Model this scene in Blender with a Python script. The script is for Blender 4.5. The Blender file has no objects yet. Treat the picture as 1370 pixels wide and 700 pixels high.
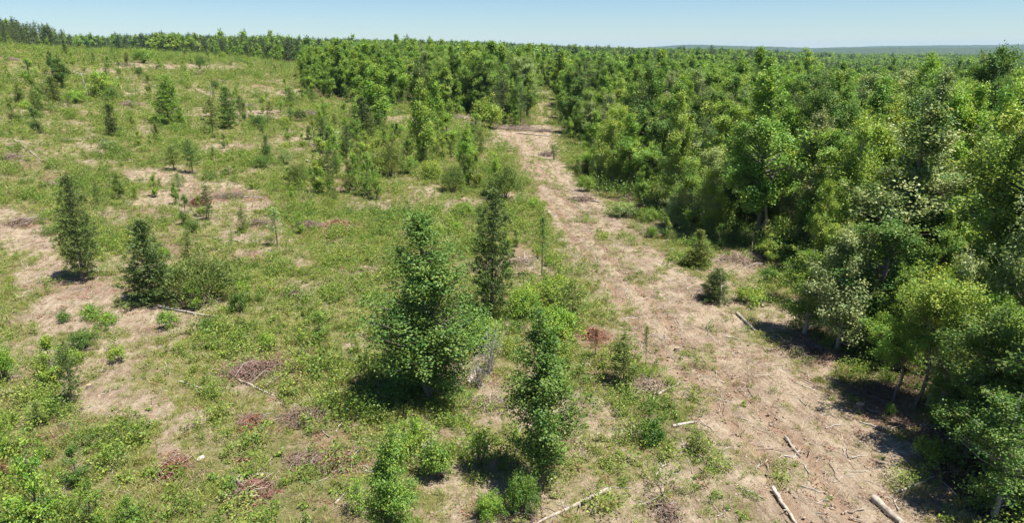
import bpy, math
import numpy as np
from mathutils import Vector, Matrix

R = np.random.default_rng(7)
scene = bpy.context.scene
C = scene.collection

# ------------------------------------------------------------------ camera numbers (photo is 1370 x 700)
F, CX, CY = 914.0, 685.0, 350.0
PITCH = math.radians(17.3)
EYE = 16.0
cp, sp = math.cos(PITCH), math.sin(PITCH)


def ss(t):
    t = np.clip(t, 0, 1)
    return t * t * (3 - 2 * t)


def _hash(ix, iy, s):
    n = (ix.astype(np.int64) * 374761393 + iy.astype(np.int64) * 668265263 + s * 974634777) & 0x7FFFFFFF
    n = ((n ^ (n >> 13)) * 1274126177) & 0x7FFFFFFF
    n = n ^ (n >> 16)
    return (n & 0xFFFFF) / float(0xFFFFF)


def vnoise(x, y, s=0):
    x = np.asarray(x, float); y = np.asarray(y, float)
    ix, iy = np.floor(x), np.floor(y)
    fx, fy = x - ix, y - iy
    fx = fx * fx * (3 - 2 * fx); fy = fy * fy * (3 - 2 * fy)
    a, b = _hash(ix, iy, s), _hash(ix + 1, iy, s)
    c, d = _hash(ix, iy + 1, s), _hash(ix + 1, iy + 1, s)
    return (a * (1 - fx) + b * fx) * (1 - fy) + (c * (1 - fx) + d * fx) * fy


def fbm(x, y, s=0, o=4):
    t, a, n = 0, 1, 0
    for k in range(o):
        t = t + a * vnoise(x * 2 ** k, y * 2 ** k, s + 17 * k); n += a; a *= 0.5
    return t / n


def zt(x, y):
    x = np.asarray(x, float); y = np.asarray(y, float)
    r = np.hypot(x, y)
    ua = 685 + 957 * x / np.maximum(y, 1)
    z = np.interp(ua, [-300, 0, 100, 200, 300, 400, 500, 600, 720, 850], [18, 16.8, 15.4, 13.8, 12, 10.4, 8.2, 5.5, 2.0, 0]) * ss((r - 25) / 265)
    z = z + (fbm(x / 22, y / 22, 3, 3) - 0.5) * 1.1 * ss(r / 60) + (fbm(x / 5.0, y / 5.0, 9, 3) - 0.5) * 0.28
    z = z + 9 * np.exp(-((ua - 560) / 260.0) ** 2) * ss((r - 650) / 600)
    z = z - 10.0 * ss((ua - 960) / 190) * ss((r - 130) / 270)
    return z


def project(x, y, z):
    dy, dz = y, z - EYE
    D = dy * cp - dz * sp
    U = dy * sp + dz * cp
    D = np.maximum(D, 0.1)
    return CX + F * x / D, CY - F * U / D, D


_T = np.geomspace(12, 2500, 2600)


def P(u, v):
    """ground point seen at photo position u, v"""
    dx, up = (u - CX) / F, (CY - v) / F
    d = np.array([dx, cp + up * sp, -sp + up * cp])
    pts = _T[:, None] * d
    h = EYE + pts[:, 2] - zt(pts[:, 0], pts[:, 1])
    i = int(np.argmax(h < 0)) if (h < 0).any() else len(_T) - 1
    if i > 0:
        a = h[i - 1] / (h[i - 1] - h[i] + 1e-9)
        p = pts[i - 1] * (1 - a) + pts[i] * a
    else:
        p = pts[0]
    return float(p[0]), float(p[1]), float(zt(p[0], p[1]))


def height_to(p, vtop):
    lo, hi = 0.05, 40
    for _ in range(40):
        m = (lo + hi) / 2
        if project(p[0], p[1], p[2] + m)[1] > vtop: lo = m
        else: hi = m
    return lo


def ppm(p):
    return F / project(p[0], p[1], p[2])[2]


# ------------------------------------------------------------------ node helpers
def new_mat(name):
    m = bpy.data.materials.new(name); m.use_nodes = True
    nt = m.node_tree; nt.nodes.clear()
    return m, nt, nt.nodes, nt.links


def N(nt, t, **kw):
    n = nt.nodes.new(t)
    for k, v in kw.items():
        if k.startswith('_'):
            setattr(n, k[1:], v)
        else:
            n.inputs[k].default_value = v
    return n


def ramp(nt, stops, interp='LINEAR'):
    n = nt.nodes.new('ShaderNodeValToRGB'); e = n.color_ramp.elements
    n.color_ramp.interpolation = interp
    while len(e) < len(stops): e.new(0.5)
    for i, (p, c) in enumerate(stops):
        e[i].position = p; e[i].color = (*c, 1)
    return n


def mixc(nt, a, b, f, mode='MIX'):
    n = nt.nodes.new('ShaderNodeMix'); n.data_type = 'RGBA'; n.blend_type = mode
    for s, v in ((n.inputs[0], f), (n.inputs[6], a), (n.inputs[7], b)):
        if hasattr(v, 'links'): nt.links.new(v, s)
        elif isinstance(v, tuple): s.default_value = (*v, 1)
        else: s.default_value = v
    return n.outputs[2]


def math_n(nt, op, a, b=0.0, c=0.0, clamp=False):
    n = nt.nodes.new('ShaderNodeMath'); n.operation = op; n.use_clamp = clamp
    for s, v in zip(n.inputs, (a, b, c)):
        if hasattr(v, 'links'): nt.links.new(v, s)
        else: s.default_value = v
    return n.outputs[0]


def leaf_material(name, base=None, transl=0.36, rough=0.5, rand_cols=None, spec=0.28, patch=0.22):
    """foliage: tint from the object's colour (or random per copy), varied leaf by leaf"""
    m, nt, nd, lk = new_mat(name)
    oi = nd.new('ShaderNodeObjectInfo')
    if rand_cols:
        ln = N(nt, 'ShaderNodeTexNoise', Scale=patch, Detail=3.0); lk.new(oi.outputs['Location'], ln.inputs['Vector'])   # neighbours grow alike
        rp = ramp(nt, rand_cols); col = rp.outputs[0]
        lk.new(math_n(nt, 'ADD', math_n(nt, 'MULTIPLY_ADD', ln.outputs[0], 1.6, -0.55), math_n(nt, 'MULTIPLY', oi.outputs['Random'], 0.55), clamp=True), rp.inputs[0])
    elif base:
        rg = nd.new('ShaderNodeRGB'); rg.outputs[0].default_value = (*base, 1); col = rg.outputs[0]
    else:
        col = oi.outputs['Color']
    at = nd.new('ShaderNodeAttribute'); at.attribute_name = 'leafvar'
    hs = nd.new('ShaderNodeHueSaturation')
    lk.new(col, hs.inputs['Color'])
    lk.new(math_n(nt, 'MULTIPLY_ADD', at.outputs['Fac'], -0.09, 0.545), hs.inputs['Hue'])
    lk.new(math_n(nt, 'MULTIPLY_ADD', at.outputs['Fac'], 0.8, 0.6), hs.inputs['Value'])
    b = N(nt, 'ShaderNodeBsdfPrincipled', Roughness=rough)
    b.inputs['Specular IOR Level'].default_value = spec
    lk.new(hs.outputs[0], b.inputs['Base Color'])
    tr = nd.new('ShaderNodeBsdfTranslucent')
    lk.new(mixc(nt, hs.outputs[0], (1.0, 1.0, 0.25), 0.6, 'MULTIPLY'), tr.inputs[0])
    mx = nd.new('ShaderNodeMixShader'); mx.inputs[0].default_value = transl
    lk.new(b.outputs[0], mx.inputs[1]); lk.new(tr.outputs[0], mx.inputs[2])
    o = nd.new('ShaderNodeOutputMaterial'); lk.new(mx.outputs[0], o.inputs[0])
    return m


def bark_material(name, c1, c2, scale=9.0):
    m, nt, nd, lk = new_mat(name)
    tc = nd.new('ShaderNodeTexCoord')
    mp = N(nt, 'ShaderNodeMapping'); mp.inputs['Scale'].default_value = (1, 1, 0.25)
    lk.new(tc.outputs['Object'], mp.inputs[0])
    nz = N(nt, 'ShaderNodeTexNoise', Scale=scale, Detail=5.0, Roughness=0.65); lk.new(mp.outputs[0], nz.inputs['Vector'])
    rp = ramp(nt, [(0.3, c1), (0.7, c2)]); lk.new(nz.outputs[0], rp.inputs[0])
    oi = nd.new('ShaderNodeObjectInfo')
    hs = nd.new('ShaderNodeHueSaturation'); lk.new(rp.outputs[0], hs.inputs['Color'])
    lk.new(math_n(nt, 'MULTIPLY_ADD', oi.outputs['Random'], 0.5, 0.75), hs.inputs['Value'])
    b = N(nt, 'ShaderNodeBsdfPrincipled', Roughness=0.9); lk.new(hs.outputs[0], b.inputs['Base Color'])
    bp = N(nt, 'ShaderNodeBump', Strength=0.5, Distance=0.03); lk.new(nz.outputs[0], bp.inputs['Height']); lk.new(bp.outputs[0], b.inputs['Normal'])
    o = nd.new('ShaderNodeOutputMaterial'); lk.new(b.outputs[0], o.inputs[0])
    return m


# tints (linear base colours)
TINT = {
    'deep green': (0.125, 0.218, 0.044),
    'mid green': (0.200, 0.322, 0.054),
    'bright green': (0.238, 0.380, 0.054),
    'yellow green': (0.270, 0.375, 0.060),
    'grey green': (0.275, 0.355, 0.130),
    'cream tipped': (0.36, 0.40, 0.17),
    'dark olive': (0.100, 0.145, 0.040),
    'olive': (0.165, 0.220, 0.050),
    'brown': (0.26, 0.15, 0.08),
}
T = TINT
M_leaf = leaf_material('leaf', spec=0.28)
M_cream = leaf_material('blossoming_leaf', spec=0.4)
_n = M_cream.node_tree; _hs = [x for x in _n.nodes if x.type == 'HUE_SAT'][0]; _at = [x for x in _n.nodes if x.type == 'ATTRIBUTE'][0]
_r = ramp(_n, [(0.40, (0.165, 0.240, 0.060)), (0.62, (0.27, 0.335, 0.125))]); _n.links.new(_at.outputs['Fac'], _r.inputs[0]); _n.links.new(_r.outputs[0], _hs.inputs['Color'])
M_needle = leaf_material('needle', transl=0.12, rough=0.6, spec=0.2)
M_far = leaf_material('far_leaf', patch=0.03, rand_cols=[(0.0, T['deep green']), (0.3, T['mid green']), (0.55, T['bright green']), (0.8, T['yellow green']), (1.0, T['grey green'])])
M_farpine = leaf_material('far_needle', transl=0.1, rough=0.6, spec=0.2, rand_cols=[(0.0, (0.050, 0.082, 0.030)), (1.0, (0.085, 0.125, 0.040))])
M_weed = leaf_material('weed_leaf', rand_cols=[(0.0, (0.085, 0.150, 0.030)), (0.35, (0.155, 0.250, 0.044)), (0.7, (0.240, 0.318, 0.058)), (1.0, (0.29, 0.31, 0.13))])
M_grass = leaf_material('grass_blade', transl=0.35, rand_cols=[(0.0, (0.170, 0.245, 0.042)), (0.4, (0.280, 0.328, 0.064)), (0.75, (0.38, 0.36, 0.125)), (1.0, (0.45, 0.39, 0.22))])
M_under = leaf_material('shade_leaf', rand_cols=[(0.0, (0.085, 0.150, 0.032)), (0.6, (0.140, 0.230, 0.042)), (1.0, (0.185, 0.27, 0.05))])
M_straw = leaf_material('straw', transl=0.2, rand_cols=[(0.0, (0.22, 0.17, 0.10)), (0.5, (0.34, 0.28, 0.18)), (1.0, (0.44, 0.38, 0.28))])
M_deadleaf = leaf_material('dead_leaf', transl=0.1, rand_cols=[(0.0, (0.17, 0.085, 0.05)), (0.5, (0.26, 0.15, 0.09)), (1.0, (0.30, 0.22, 0.15))])
M_red = leaf_material('dead_needles', transl=0.05, rough=0.8, spec=0.1)
M_bark = bark_material('bark', (0.085, 0.065, 0.048), (0.21, 0.175, 0.14))
M_pale = bark_material('pale_bark', (0.26, 0.22, 0.18), (0.46, 0.42, 0.36))
M_log = bark_material('weathered_log', (0.17, 0.135, 0.10), (0.50, 0.43, 0.35), 7)
M_cut = bark_material('cut_wood', (0.24, 0.17, 0.11), (0.38, 0.30, 0.20), 5)
M_twig = bark_material('twig', (0.15, 0.10, 0.072), (0.34, 0.255, 0.195), 5)
M_grey = bark_material('grey_twig', (0.24, 0.21, 0.18), (0.44, 0.40, 0.35), 5)


# ------------------------------------------------------------------ mesh building with numpy
class MB:
    def __init__(s):
        s.v, s.q, s.t, s.qa, s.ta, s.qm, s.tm, s.n = [], [], [], [], [], [], [], 0

    def add(s, v, q=None, t=None, qa=None, ta=None, m=0):
        v = np.asarray(v, np.float32)
        if q is not None and len(q):
            s.q.append(np.asarray(q) + s.n); s.qa.append(np.full(len(q), 0.5) if qa is None else qa); s.qm.append(np.full(len(q), m))
        if t is not None and len(t):
            s.t.append(np.asarray(t) + s.n); s.ta.append(np.full(len(t), 0.5) if ta is None else ta); s.tm.append(np.full(len(t), m))
        s.v.append(v); s.n += len(v)

    def tube(s, pts, rad, sides=5, m=0, cap=False):
        pts = np.asarray(pts, float); rad = np.asarray(rad, float); k = len(pts)
        d = np.gradient(pts, axis=0); d /= np.linalg.norm(d, axis=1)[:, None] + 1e-9
        ref = np.array([0, 0, 1.0]) if abs(d[0][2]) < 0.8 else np.array([1.0, 0, 0])
        a = np.cross(d, ref); a /= np.linalg.norm(a, axis=1)[:, None] + 1e-9
        b = np.cross(d, a)
        th = np.arange(sides) * 2 * math.pi / sides
        ring = pts[:, None, :] + rad[:, None, None] * (np.cos(th)[None, :, None] * a[:, None, :] + np.sin(th)[None, :, None] * b[:, None, :])
        i = np.arange(k - 1)[:, None] * sides; j = np.arange(sides)[None, :]; j2 = (j + 1) % sides
        q = np.stack([i + j, i + j2, i + sides + j2, i + sides + j], -1).reshape(-1, 4)
        s.add(ring.reshape(-1, 3), q=q, m=m)
        if cap:
            for ri, sgn in ((0, 1), (k - 1, -1)):
                vv = np.vstack([ring[ri], pts[ri][None]])
                tt = [(sides, (x + 1) % sides, x) if sgn > 0 else (sides, x, (x + 1) % sides) for x in range(sides)]
                s.add(vv, t=tt, m=cap if isinstance(cap, int) and cap is not True else m)

    def leaves(s, c, d, n, L, W, var, m=0):
        """pointed leaf quads: centre, axis, normal, length, width"""
        w = np.cross(n, d); w /= np.linalg.norm(w, axis=1)[:, None] + 1e-9
        L = np.broadcast_to(L, len(c))[:, None] / 2; W = np.broadcast_to(W, len(c))[:, None] / 2
        nn = np.cross(d, w) * (L * 0.18)
        v = np.stack([c - d * L - nn, c + w * W - d * L * 0.1 + nn, c + d * L - nn, c - w * W - d * L * 0.1 + nn], 1).reshape(-1, 3)
        q = np.arange(len(v)).reshape(-1, 4)
        s.add(v, q=q, qa=var, m=m)

    def mesh(s, name, mats, smooth=False):
        me = bpy.data.meshes.new(name)
        v = np.vstack(s.v)
        q = np.vstack(s.q) if s.q else np.zeros((0, 4), int)
        t = np.vstack(s.t) if s.t else np.zeros((0, 3), int)
        nq, ntr = len(q), len(t)
        me.vertices.add(len(v)); me.vertices.foreach_set('co', v.ravel())
        me.loops.add(nq * 4 + ntr * 3)
        me.loops.foreach_set('vertex_index', np.concatenate([q.ravel(), t.ravel()]).astype(np.int32))
        me.polygons.add(nq + ntr)
        ls = np.concatenate([np.arange(nq) * 4, nq * 4 + np.arange(ntr) * 3]).astype(np.int32)
        me.polygons.foreach_set('loop_start', ls)
        me.polygons.foreach_set('material_index', np.concatenate([*(s.qm or [np.zeros(0)]), *(s.tm or [np.zeros(0)])]).astype(np.int32))
        if smooth: me.polygons.foreach_set('use_smooth', np.ones(nq + ntr, bool))
        a = me.attributes.new('leafvar', 'FLOAT', 'FACE')
        a.data.foreach_set('value', np.concatenate([*(s.qa or [np.zeros(0)]), *(s.ta or [np.zeros(0)])]).astype(np.float32))
        for mt in mats: me.materials.append(mt)
        me.update(calc_edges=True)
        return me


def unit(a):
    return a / (np.linalg.norm(a, axis=-1, keepdims=True) + 1e-9)


def leaf_cloud(mb, rng, tips, out, per, spread, L, W, up=0.38, flat=1.0, m=0, droop=0.0):
    """clumps of leaves round branch tips; whole clumps vary in tone as shoots of different age do"""
    n = len(tips) * per
    c = np.repeat(tips, per, 0) + rng.normal(0, 1, (n, 3)) * spread * np.array([1, 1, flat])
    o = np.repeat(out, per, 0)
    nrm = unit(np.array([0, 0, 1.0]) * up + o * 0.5 + rng.normal(0, 0.55, (n, 3)))
    d = unit(np.cross(nrm, rng.normal(0, 1, (n, 3))))
    var = np.clip(np.repeat(rng.normal(0.5, 0.16, len(tips)), per) + rng.normal(0, 0.17, n), 0, 1)
    sz = rng.uniform(0.7, 1.25, n)
    mb.leaves(c, d, nrm, L * sz, W * sz, var, m)


def broadleaf(seed, H, Rr, cb, prof, tips, per, L, W, spread, wood=1.0, lobes=0.35, mats=None, combined=False, trunk_r=None, stemlean=0.05, barkm=None, updir=0.35, nl=18, lf=0.33):
    """(trunk mesh, crown mesh) of a broadleaf tree; prof(t) is the crown's outline, t from its base to its top"""
    rng = np.random.default_rng(seed)
    tk, cr = MB(), MB()
    n = 9; z = np.linspace(0, H * 0.97, n)
    wob = np.cumsum(rng.normal(0, stemlean * H / n, (n, 2)), 0); wob[0] = 0
    tp = np.column_stack([wob, z])
    r0 = trunk_r or 0.012 * H + 0.02
    tr = r0 * (1 - z / (H * 1.02)) ** 0.8 + 0.008
    tr[0] *= 1.35
    tk.tube(tp, tr, 7)
    cand = rng.uniform(0, 1, tips * 8); pw = np.array([prof(t) for t in cand]); keep = rng.uniform(0, pw.max(), len(cand)) < pw
    # boughs: the twigs gather round a number of them, with gaps between
    tl = cand[keep][:nl]; nl = len(tl); al = np.arange(nl) * 2.39996 + rng.normal(0, 0.5, nl); fl = rng.uniform(0.45, 1.0, nl); sl_ = rng.uniform(.6, 1.25, nl)
    bi = rng.integers(0, nl, tips); k = tips
    rl = Rr * np.array([prof(x) for x in tl]) * fl
    ce = np.column_stack([np.cos(al) * rl, np.sin(al) * rl, H * (cb + (1 - cb) * tl)])
    lr = np.minimum(lf * Rr, 0.25 * H * (1 - cb)) * sl_ * np.clip(0.15 + 0.95 * np.array([prof(x) for x in tl]), .2, 1)
    pp = ce[bi] + unit(rng.normal(0, 1, (k, 3))) * (lr[bi] * rng.uniform(.35, 1.0, k) ** .5)[:, None] * np.array([.95, .95, 1.15])
    sh = rng.uniform(0, 1, k) < 0.26      # shoots that stick out of the bough and make the outline ragged
    pp[sh] += (unit(pp - ce[bi] + np.array([0, 0, .35 * Rr])) * (rng.uniform(.12, .42, k) * Rr)[:, None])[sh]
    extra = rng.uniform(0, 1, k) < 0.16
    tz = np.sort(rng.uniform(0, 1, k)); pp[extra] = np.column_stack([rng.normal(0, .12 * Rr, k), rng.normal(0, .12 * Rr, k), H * (cb + (1 - cb) * tz)])[extra]
    t = np.clip((pp[:, 2] / H - cb) / (1 - cb), 0, 1.0); az = np.arctan2(pp[:, 1], pp[:, 0])
    rad = np.hypot(pp[:, 0], pp[:, 1]); zz = np.minimum(pp[:, 2], H * 1.0)
    trunk_xy = np.column_stack([np.interp(zz, z, wob[:, 0]), np.interp(zz, z, wob[:, 1])])
    dirs = np.column_stack([np.cos(az), np.sin(az)])
    tip = np.column_stack([trunk_xy + dirs * rad[:, None], zz])
    out = unit(np.column_stack([dirs, 0.35 + 0.9 * (t - 0.4)]))
    base_z = np.maximum(zz - rad * (0.35 + updir * t) - 0.02 * H, H * cb * 0.55 + 0.02 * H)
    base_z = np.minimum(base_z, H * 0.95)
    bxy = np.column_stack([np.interp(base_z, z, wob[:, 0]), np.interp(base_z, z, wob[:, 1])])
    b0 = np.column_stack([bxy, base_z])
    for i in range(int(k * wood)):
        mid = b0[i] * 0.5 + tip[i] * 0.5 + np.array([0, 0, -0.06 * rad[i]]) + rng.normal(0, 0.05 * rad[i] + 0.01, 3)
        rr = 0.12 * r0 + 0.22 * r0 * min(1, rad[i] / Rr) * (1 - t[i] * 0.7)
        tk.tube([b0[i], mid, tip[i]], [rr, rr * 0.65, rr * 0.25], 4)
    mid2 = b0 * 0.42 + tip * 0.58
    tips_all = np.vstack([tip, mid2[rng.uniform(0, 1, k) < 0.55]])
    out_all = np.vstack([out, out])[:len(tips_all)]
    leaf_cloud(cr, rng, tips_all, out_all, per, spread, L, W)
    if mats is None: mats = M_leaf
    bk = barkm or M_bark
    if combined:
        off = tk.n
        tk.v += cr.v; tk.q += [a + off for a in cr.q]; tk.qa += cr.qa; tk.qm += [a + 1 for a in cr.qm]
        return tk.mesh('tree', [bk, mats])
    return tk.mesh('trunk', [bk], True), cr.mesh('crown', [mats])


def conifer(seed, H, Rr, cb, dens, L, W, per, mats=None, combined=False, tuft=0.16, prof=None, trunk_r=None, gap=0.42, up=0.3, shaggy=0.25):
    """pine or cedar: whorled branches that carry sprays of narrow needles"""
    rng = np.random.default_rng(seed)
    tk, cr = MB(), MB()
    z = np.linspace(0, H, 8); wob = np.cumsum(rng.normal(0, 0.012 * H / 2, (8, 2)), 0); wob[0] = 0
    r0 = trunk_r or 0.012 * H + 0.015
    tk.tube(np.column_stack([wob, z]), r0 * (1 - z / (H * 1.02)) + 0.006, 6)
    prof = prof or (lambda t: (1 - t) ** 0.75 * 0.95 + 0.05)
    zc = H * cb; pts, outs = [], []
    while zc < H * 0.985:
        t = (zc / H - cb) / (1 - cb)
        nb = int(rng.integers(dens, dens + 3)); a0 = rng.uniform(0, 6.28)
        for i in range(nb):
            a = a0 + i * 6.283 / nb + rng.normal(0, 0.25)
            ln = Rr * prof(t) * rng.uniform(1 - shaggy * 1.6, 1 + shaggy)
            d = np.array([math.cos(a), math.sin(a), 0])
            c0 = np.array([np.interp(zc, z, wob[:, 0]), np.interp(zc, z, wob[:, 1]), zc])
            e = c0 + d * ln + np.array([0, 0, ln * (up * (0.2 + t) + rng.normal(0, 0.06))])
            mid = (c0 + e) / 2 + np.array([0, 0, -0.05 * ln])
            rr = 0.22 * r0 * (1 - 0.5 * t)
            tk.tube([c0, mid, e], [rr, rr * 0.7, rr * 0.3], 3)
            ns = max(2, int(ln / tuft * 0.9))
            for q in np.linspace(0.25, 1.0, ns):
                p = (c0 * (1 - q) + e * q) + rng.normal(0, 0.35 * tuft, 3)
                pts.append(p); outs.append(unit(d * 0.9 + np.array([0, 0, 0.55])))
                if ns > 2 and q > 0.4:
                    side = np.array([-d[1], d[0], 0]) * (1 if rng.uniform() < 0.5 else -1)
                    pts.append(p + side * tuft * rng.uniform(0.6, 2.0) * (1.2 - q * 0.6)); outs.append(unit(d * 0.5 + side * 0.7 + np.array([0, 0, 0.5])))
        zc += gap * rng.uniform(0.7, 1.25) * (1.15 - 0.5 * t)
    pts.append(np.array([wob[-1, 0], wob[-1, 1], H])); outs.append(np.array([0, 0, 1.0]))
    pts, outs = np.array(pts), np.array(outs); n = len(pts) * per
    o = np.repeat(outs, per, 0)
    d = unit(o + rng.normal(0, 0.6, (n, 3)))
    c = np.repeat(pts, per, 0) + rng.normal(0, tuft * 0.35, (n, 3)) + d * L * 0.4
    nr = unit(np.cross(d, rng.normal(0, 1, (n, 3))))
    var = np.clip(np.repeat(rng.normal(0.5, 0.14, len(pts)), per) + rng.normal(0, 0.15, n), 0, 1)
    cr.leaves(c, d, nr, L * rng.uniform(0.7, 1.2, n), W, var)
    mats = mats or M_needle
    if combined:
        off = tk.n
        tk.v += cr.v; tk.q += [a + off for a in cr.q]; tk.qa += cr.qa; tk.qm += [a + 1 for a in cr.qm]
        return tk.mesh('tree', [M_bark, mats])
    return tk.mesh('trunk', [M_bark], True), cr.mesh('crown', [mats])


def bush(seed, H, Rr, stems, tips, per, L, W, spread, mats=None, needle=False, hollow=0.3):
    rng = np.random.default_rng(seed)
    tk, cr = MB(), MB()
    u = rng.normal(0, 1, (tips, 3)); u[:, 2] = np.abs(u[:, 2]) * 1.1 - 0.15; u = unit(u)
    f = rng.uniform(hollow, 1, tips) ** 0.6
    lump = 1 + 0.28 * np.sin(u[:, 0] * 5 + seed) * np.cos(u[:, 1] * 4 + 2 * seed) + rng.normal(0, 0.08, tips)
    tip = u * (f * lump)[:, None] * np.array([Rr, Rr, H * 0.62]) + np.array([0, 0, H * 0.36])
    tip[:, 2] = np.maximum(tip[:, 2], 0.05 * H)
    for i in range(min(stems, tips)):
        b = np.array([*rng.normal(0, 0.08 * Rr, 2), -0.03]); e = tip[i]
        mid = b * 0.45 + e * 0.55 + np.array([0, 0, 0.08 * H]) - np.array([e[0], e[1], 0]) * 0.15
        r = 0.010 * H + 0.008
        tk.tube([b, mid, e], [r, r * 0.7, r * 0.25], 4)
    if needle:
        n = tips * per; o = np.repeat(unit(u + np.array([0, 0, 0.5])), per, 0)
        d = unit(o + rng.normal(0, 0.6, (n, 3))); c = np.repeat(tip, per, 0) + rng.normal(0, spread, (n, 3))
        cr.leaves(c, d, unit(np.cross(d, rng.normal(0, 1, (n, 3)))), L * rng.uniform(0.7, 1.2, n), W, np.clip(np.repeat(rng.normal(0.5, 0.15, tips), per) + rng.normal(0, 0.15, n), 0, 1))
    else:
        leaf_cloud(cr, rng, tip, unit(u), per, spread, L, W)
    return tk.mesh('stems', [M_bark], True), cr.mesh('foliage', [mats or M_leaf])


# ------------------------------------------------------------------ prototypes
ovate = lambda t: math.sin(math.pi * (0.12 + 0.86 * t) ** 0.8) ** 0.8 if 0 <= t <= 1 else 0
roundp = lambda t: max(0.05, 1 - (2 * t - 0.95) ** 2) ** 0.5
pyram = lambda t: (1 - t) ** 0.8 * min(1, 0.45 + 2.2 * t) + 0.04
column = lambda t: min(1, 0.35 + 3 * t) * (1 - t ** 3.0) ** 0.8 + 0.05
flatp = lambda t: 0.35 + 0.65 * ss((t - 0.1) / 0.55) if t < 0.9 else 0.7
diam = lambda t: min(1, 0.35 + 1.7 * t) * min(1, 1.55 * (1 - t) + 0.02)

TREE = {  # name: (meshes, height, radius)
    'rounded': (broadleaf(11, 12, 2.3, 0.24, roundp, 200, 68, 0.145, 0.105, 0.20, nl=24), 12, 2.9),
    'broad': (broadleaf(12, 12.5, 2.8, 0.22, ovate, 230, 68, 0.145, 0.105, 0.21, nl=28), 12.5, 3.4),
    'narrow': (broadleaf(13, 13, 1.8, 0.20, column, 170, 66, 0.14, 0.10, 0.20, nl=28), 13, 2.0),
    'pyramidal': (broadleaf(14, 13, 2.5, 0.12, pyram, 220, 64, 0.14, 0.10, 0.20, nl=38), 13, 2.8),
    'lobed': (broadleaf(15, 12.5, 2.7, 0.26, diam, 190, 68, 0.15, 0.11, 0.21, nl=20), 12.5, 3.1),
    'spreading': (broadleaf(16, 9, 3.0, 0.40, flatp, 120, 80, 0.13, 0.09, 0.22, nl=14, barkm=M_bark, stemlean=0.14), 9, 3.2),
    'edge': (broadleaf(17, 9, 2.1, 0.10, ovate, 190, 54, 0.13, 0.09, 0.20, nl=30, barkm=M_pale), 9, 2.3),
    'ragged': (broadleaf(18, 12, 2.2, 0.30, diam, 90, 80, 0.14, 0.10, 0.20, nl=15, stemlean=.08, barkm=M_pale), 12, 2.2),
    'sweetgum': (broadleaf(21, 9.4, 2.9, 0.10, pyram, 400, 42, 0.105, 0.070, 0.17, nl=110, lf=.21), 9.4, 2.7),
    'poplar': (broadleaf(22, 7.6, 1.6, 0.11, diam, 260, 44, 0.100, 0.068, 0.15, nl=75, lf=.27), 7.6, 1.5),
    'slender': (broadleaf(23, 7.6, 1.3, 0.10, diam, 150, 46, 0.11, 0.08, 0.17, nl=34, lf=.26), 7.6, 1.25),
    'young': (broadleaf(24, 4.0, 1.0, 0.10, diam, 60, 36, 0.10, 0.07, 0.11, nl=28, lf=.24), 4.0, 1.0),
    'young2': (broadleaf(25, 4.0, 1.2, 0.12, ovate, 62, 36, 0.10, 0.07, 0.11, nl=26, lf=.22), 4.0, 1.2),
    'pine': (conifer(31, 13, 2.4, 0.30, 4, 0.26, 0.045, 9, tuft=0.30, gap=0.6, prof=lambda t: (1 - t) ** 0.55 * min(1, 0.5 + 2 * t) + 0.06), 13, 2.4),
    'pine2': (conifer(32, 12, 2.2, 0.15, 5, 0.26, 0.045, 9, tuft=0.30, gap=0.55), 12, 2.2),
    'pinesap': (conifer(33, 5, 0.95, 0.24, 4, 0.20, 0.045, 11, tuft=0.18, gap=0.34, prof=lambda t: min(1, 0.5 + 2 * t) * (1 - t) ** 0.5 + 0.05, trunk_r=0.055), 5, 0.95),
    'pinedense': (conifer(34, 6, 1.3, 0.14, 6, 0.18, 0.045, 12, tuft=0.17, gap=0.36, trunk_r=0.08, prof=lambda t: min(1, 0.6 + 2.2 * t) * (1 - t) ** 0.65 + 0.04), 6, 1.3),
    'thinpine': (conifer(36, 5, 0.55, 0.42, 4, 0.17, 0.040, 9, tuft=0.16, gap=0.28, trunk_r=0.05), 5, 0.55),
    'cedar': (conifer(35, 4.5, 1.25, 0.03, 6, 0.15, 0.040, 12, tuft=0.15, gap=0.22, up=0.75, prof=lambda t: (1 - t) ** 0.6 * 0.98 + 0.02), 4.5, 1.25),
    'cedar2': (conifer(37, 4.5, 0.95, 0.02, 6, 0.15, 0.040, 12, tuft=0.15, gap=0.24, up=0.9), 4.5, 0.95),
    'bush': (bush(41, 1.8, 1.3, 24, 120, 42, 0.10, 0.065, 0.13, hollow=.15), 1.8, 1.3),
    'bush2': (bush(42, 2.6, 1.2, 16, 120, 36, 0.13, 0.09, 0.16, hollow=0.15), 2.6, 1.2),
    'cedarbush': (bush(43, 2.6, 1.5, 14, 330, 22, 0.15, 0.045, 0.12, mats=M_needle, needle=True), 2.6, 1.5),
    'lowbush': (bush(44, 1.0, 1.1, 10, 80, 30, 0.11, 0.08, 0.12), 1.0, 1.1),
    'small': (bush(45, 1.4, 0.8, 8, 46, 24, 0.13, 0.10, 0.13), 1.4, 0.8),
    'small2': (bush(46, 1.2, 0.9, 8, 46, 24, 0.13, 0.09, 0.13), 1.2, 0.9),
    'wispy': (bush(47, 1.8, 0.7, 10, 60, 12, 0.11, 0.05, 0.13), 1.8, 0.7),
}
for _k, ((_a, _b), _h, _r) in list(TREE.items()):      # true height and crown radius, so that each copy gets the size asked for
    _v = np.empty(len(_b.vertices) * 3, np.float32); _b.vertices.foreach_get('co', _v); _v = _v.reshape(-1, 3)
    TREE[_k] = ((_a, _b), float(_v[:, 2].max() - .05), float(np.percentile(np.hypot(_v[:, 0], _v[:, 1]), 96.5)))
PARTS = {'bush': 1, 'bush2': 1, 'cedarbush': 1, 'lowbush': 1, 'small': 1, 'small2': 1, 'wispy': 1}

_src = {}


def link(o, parent=None):
    C.objects.link(o)
    if parent: o.parent = parent
    return o


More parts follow.
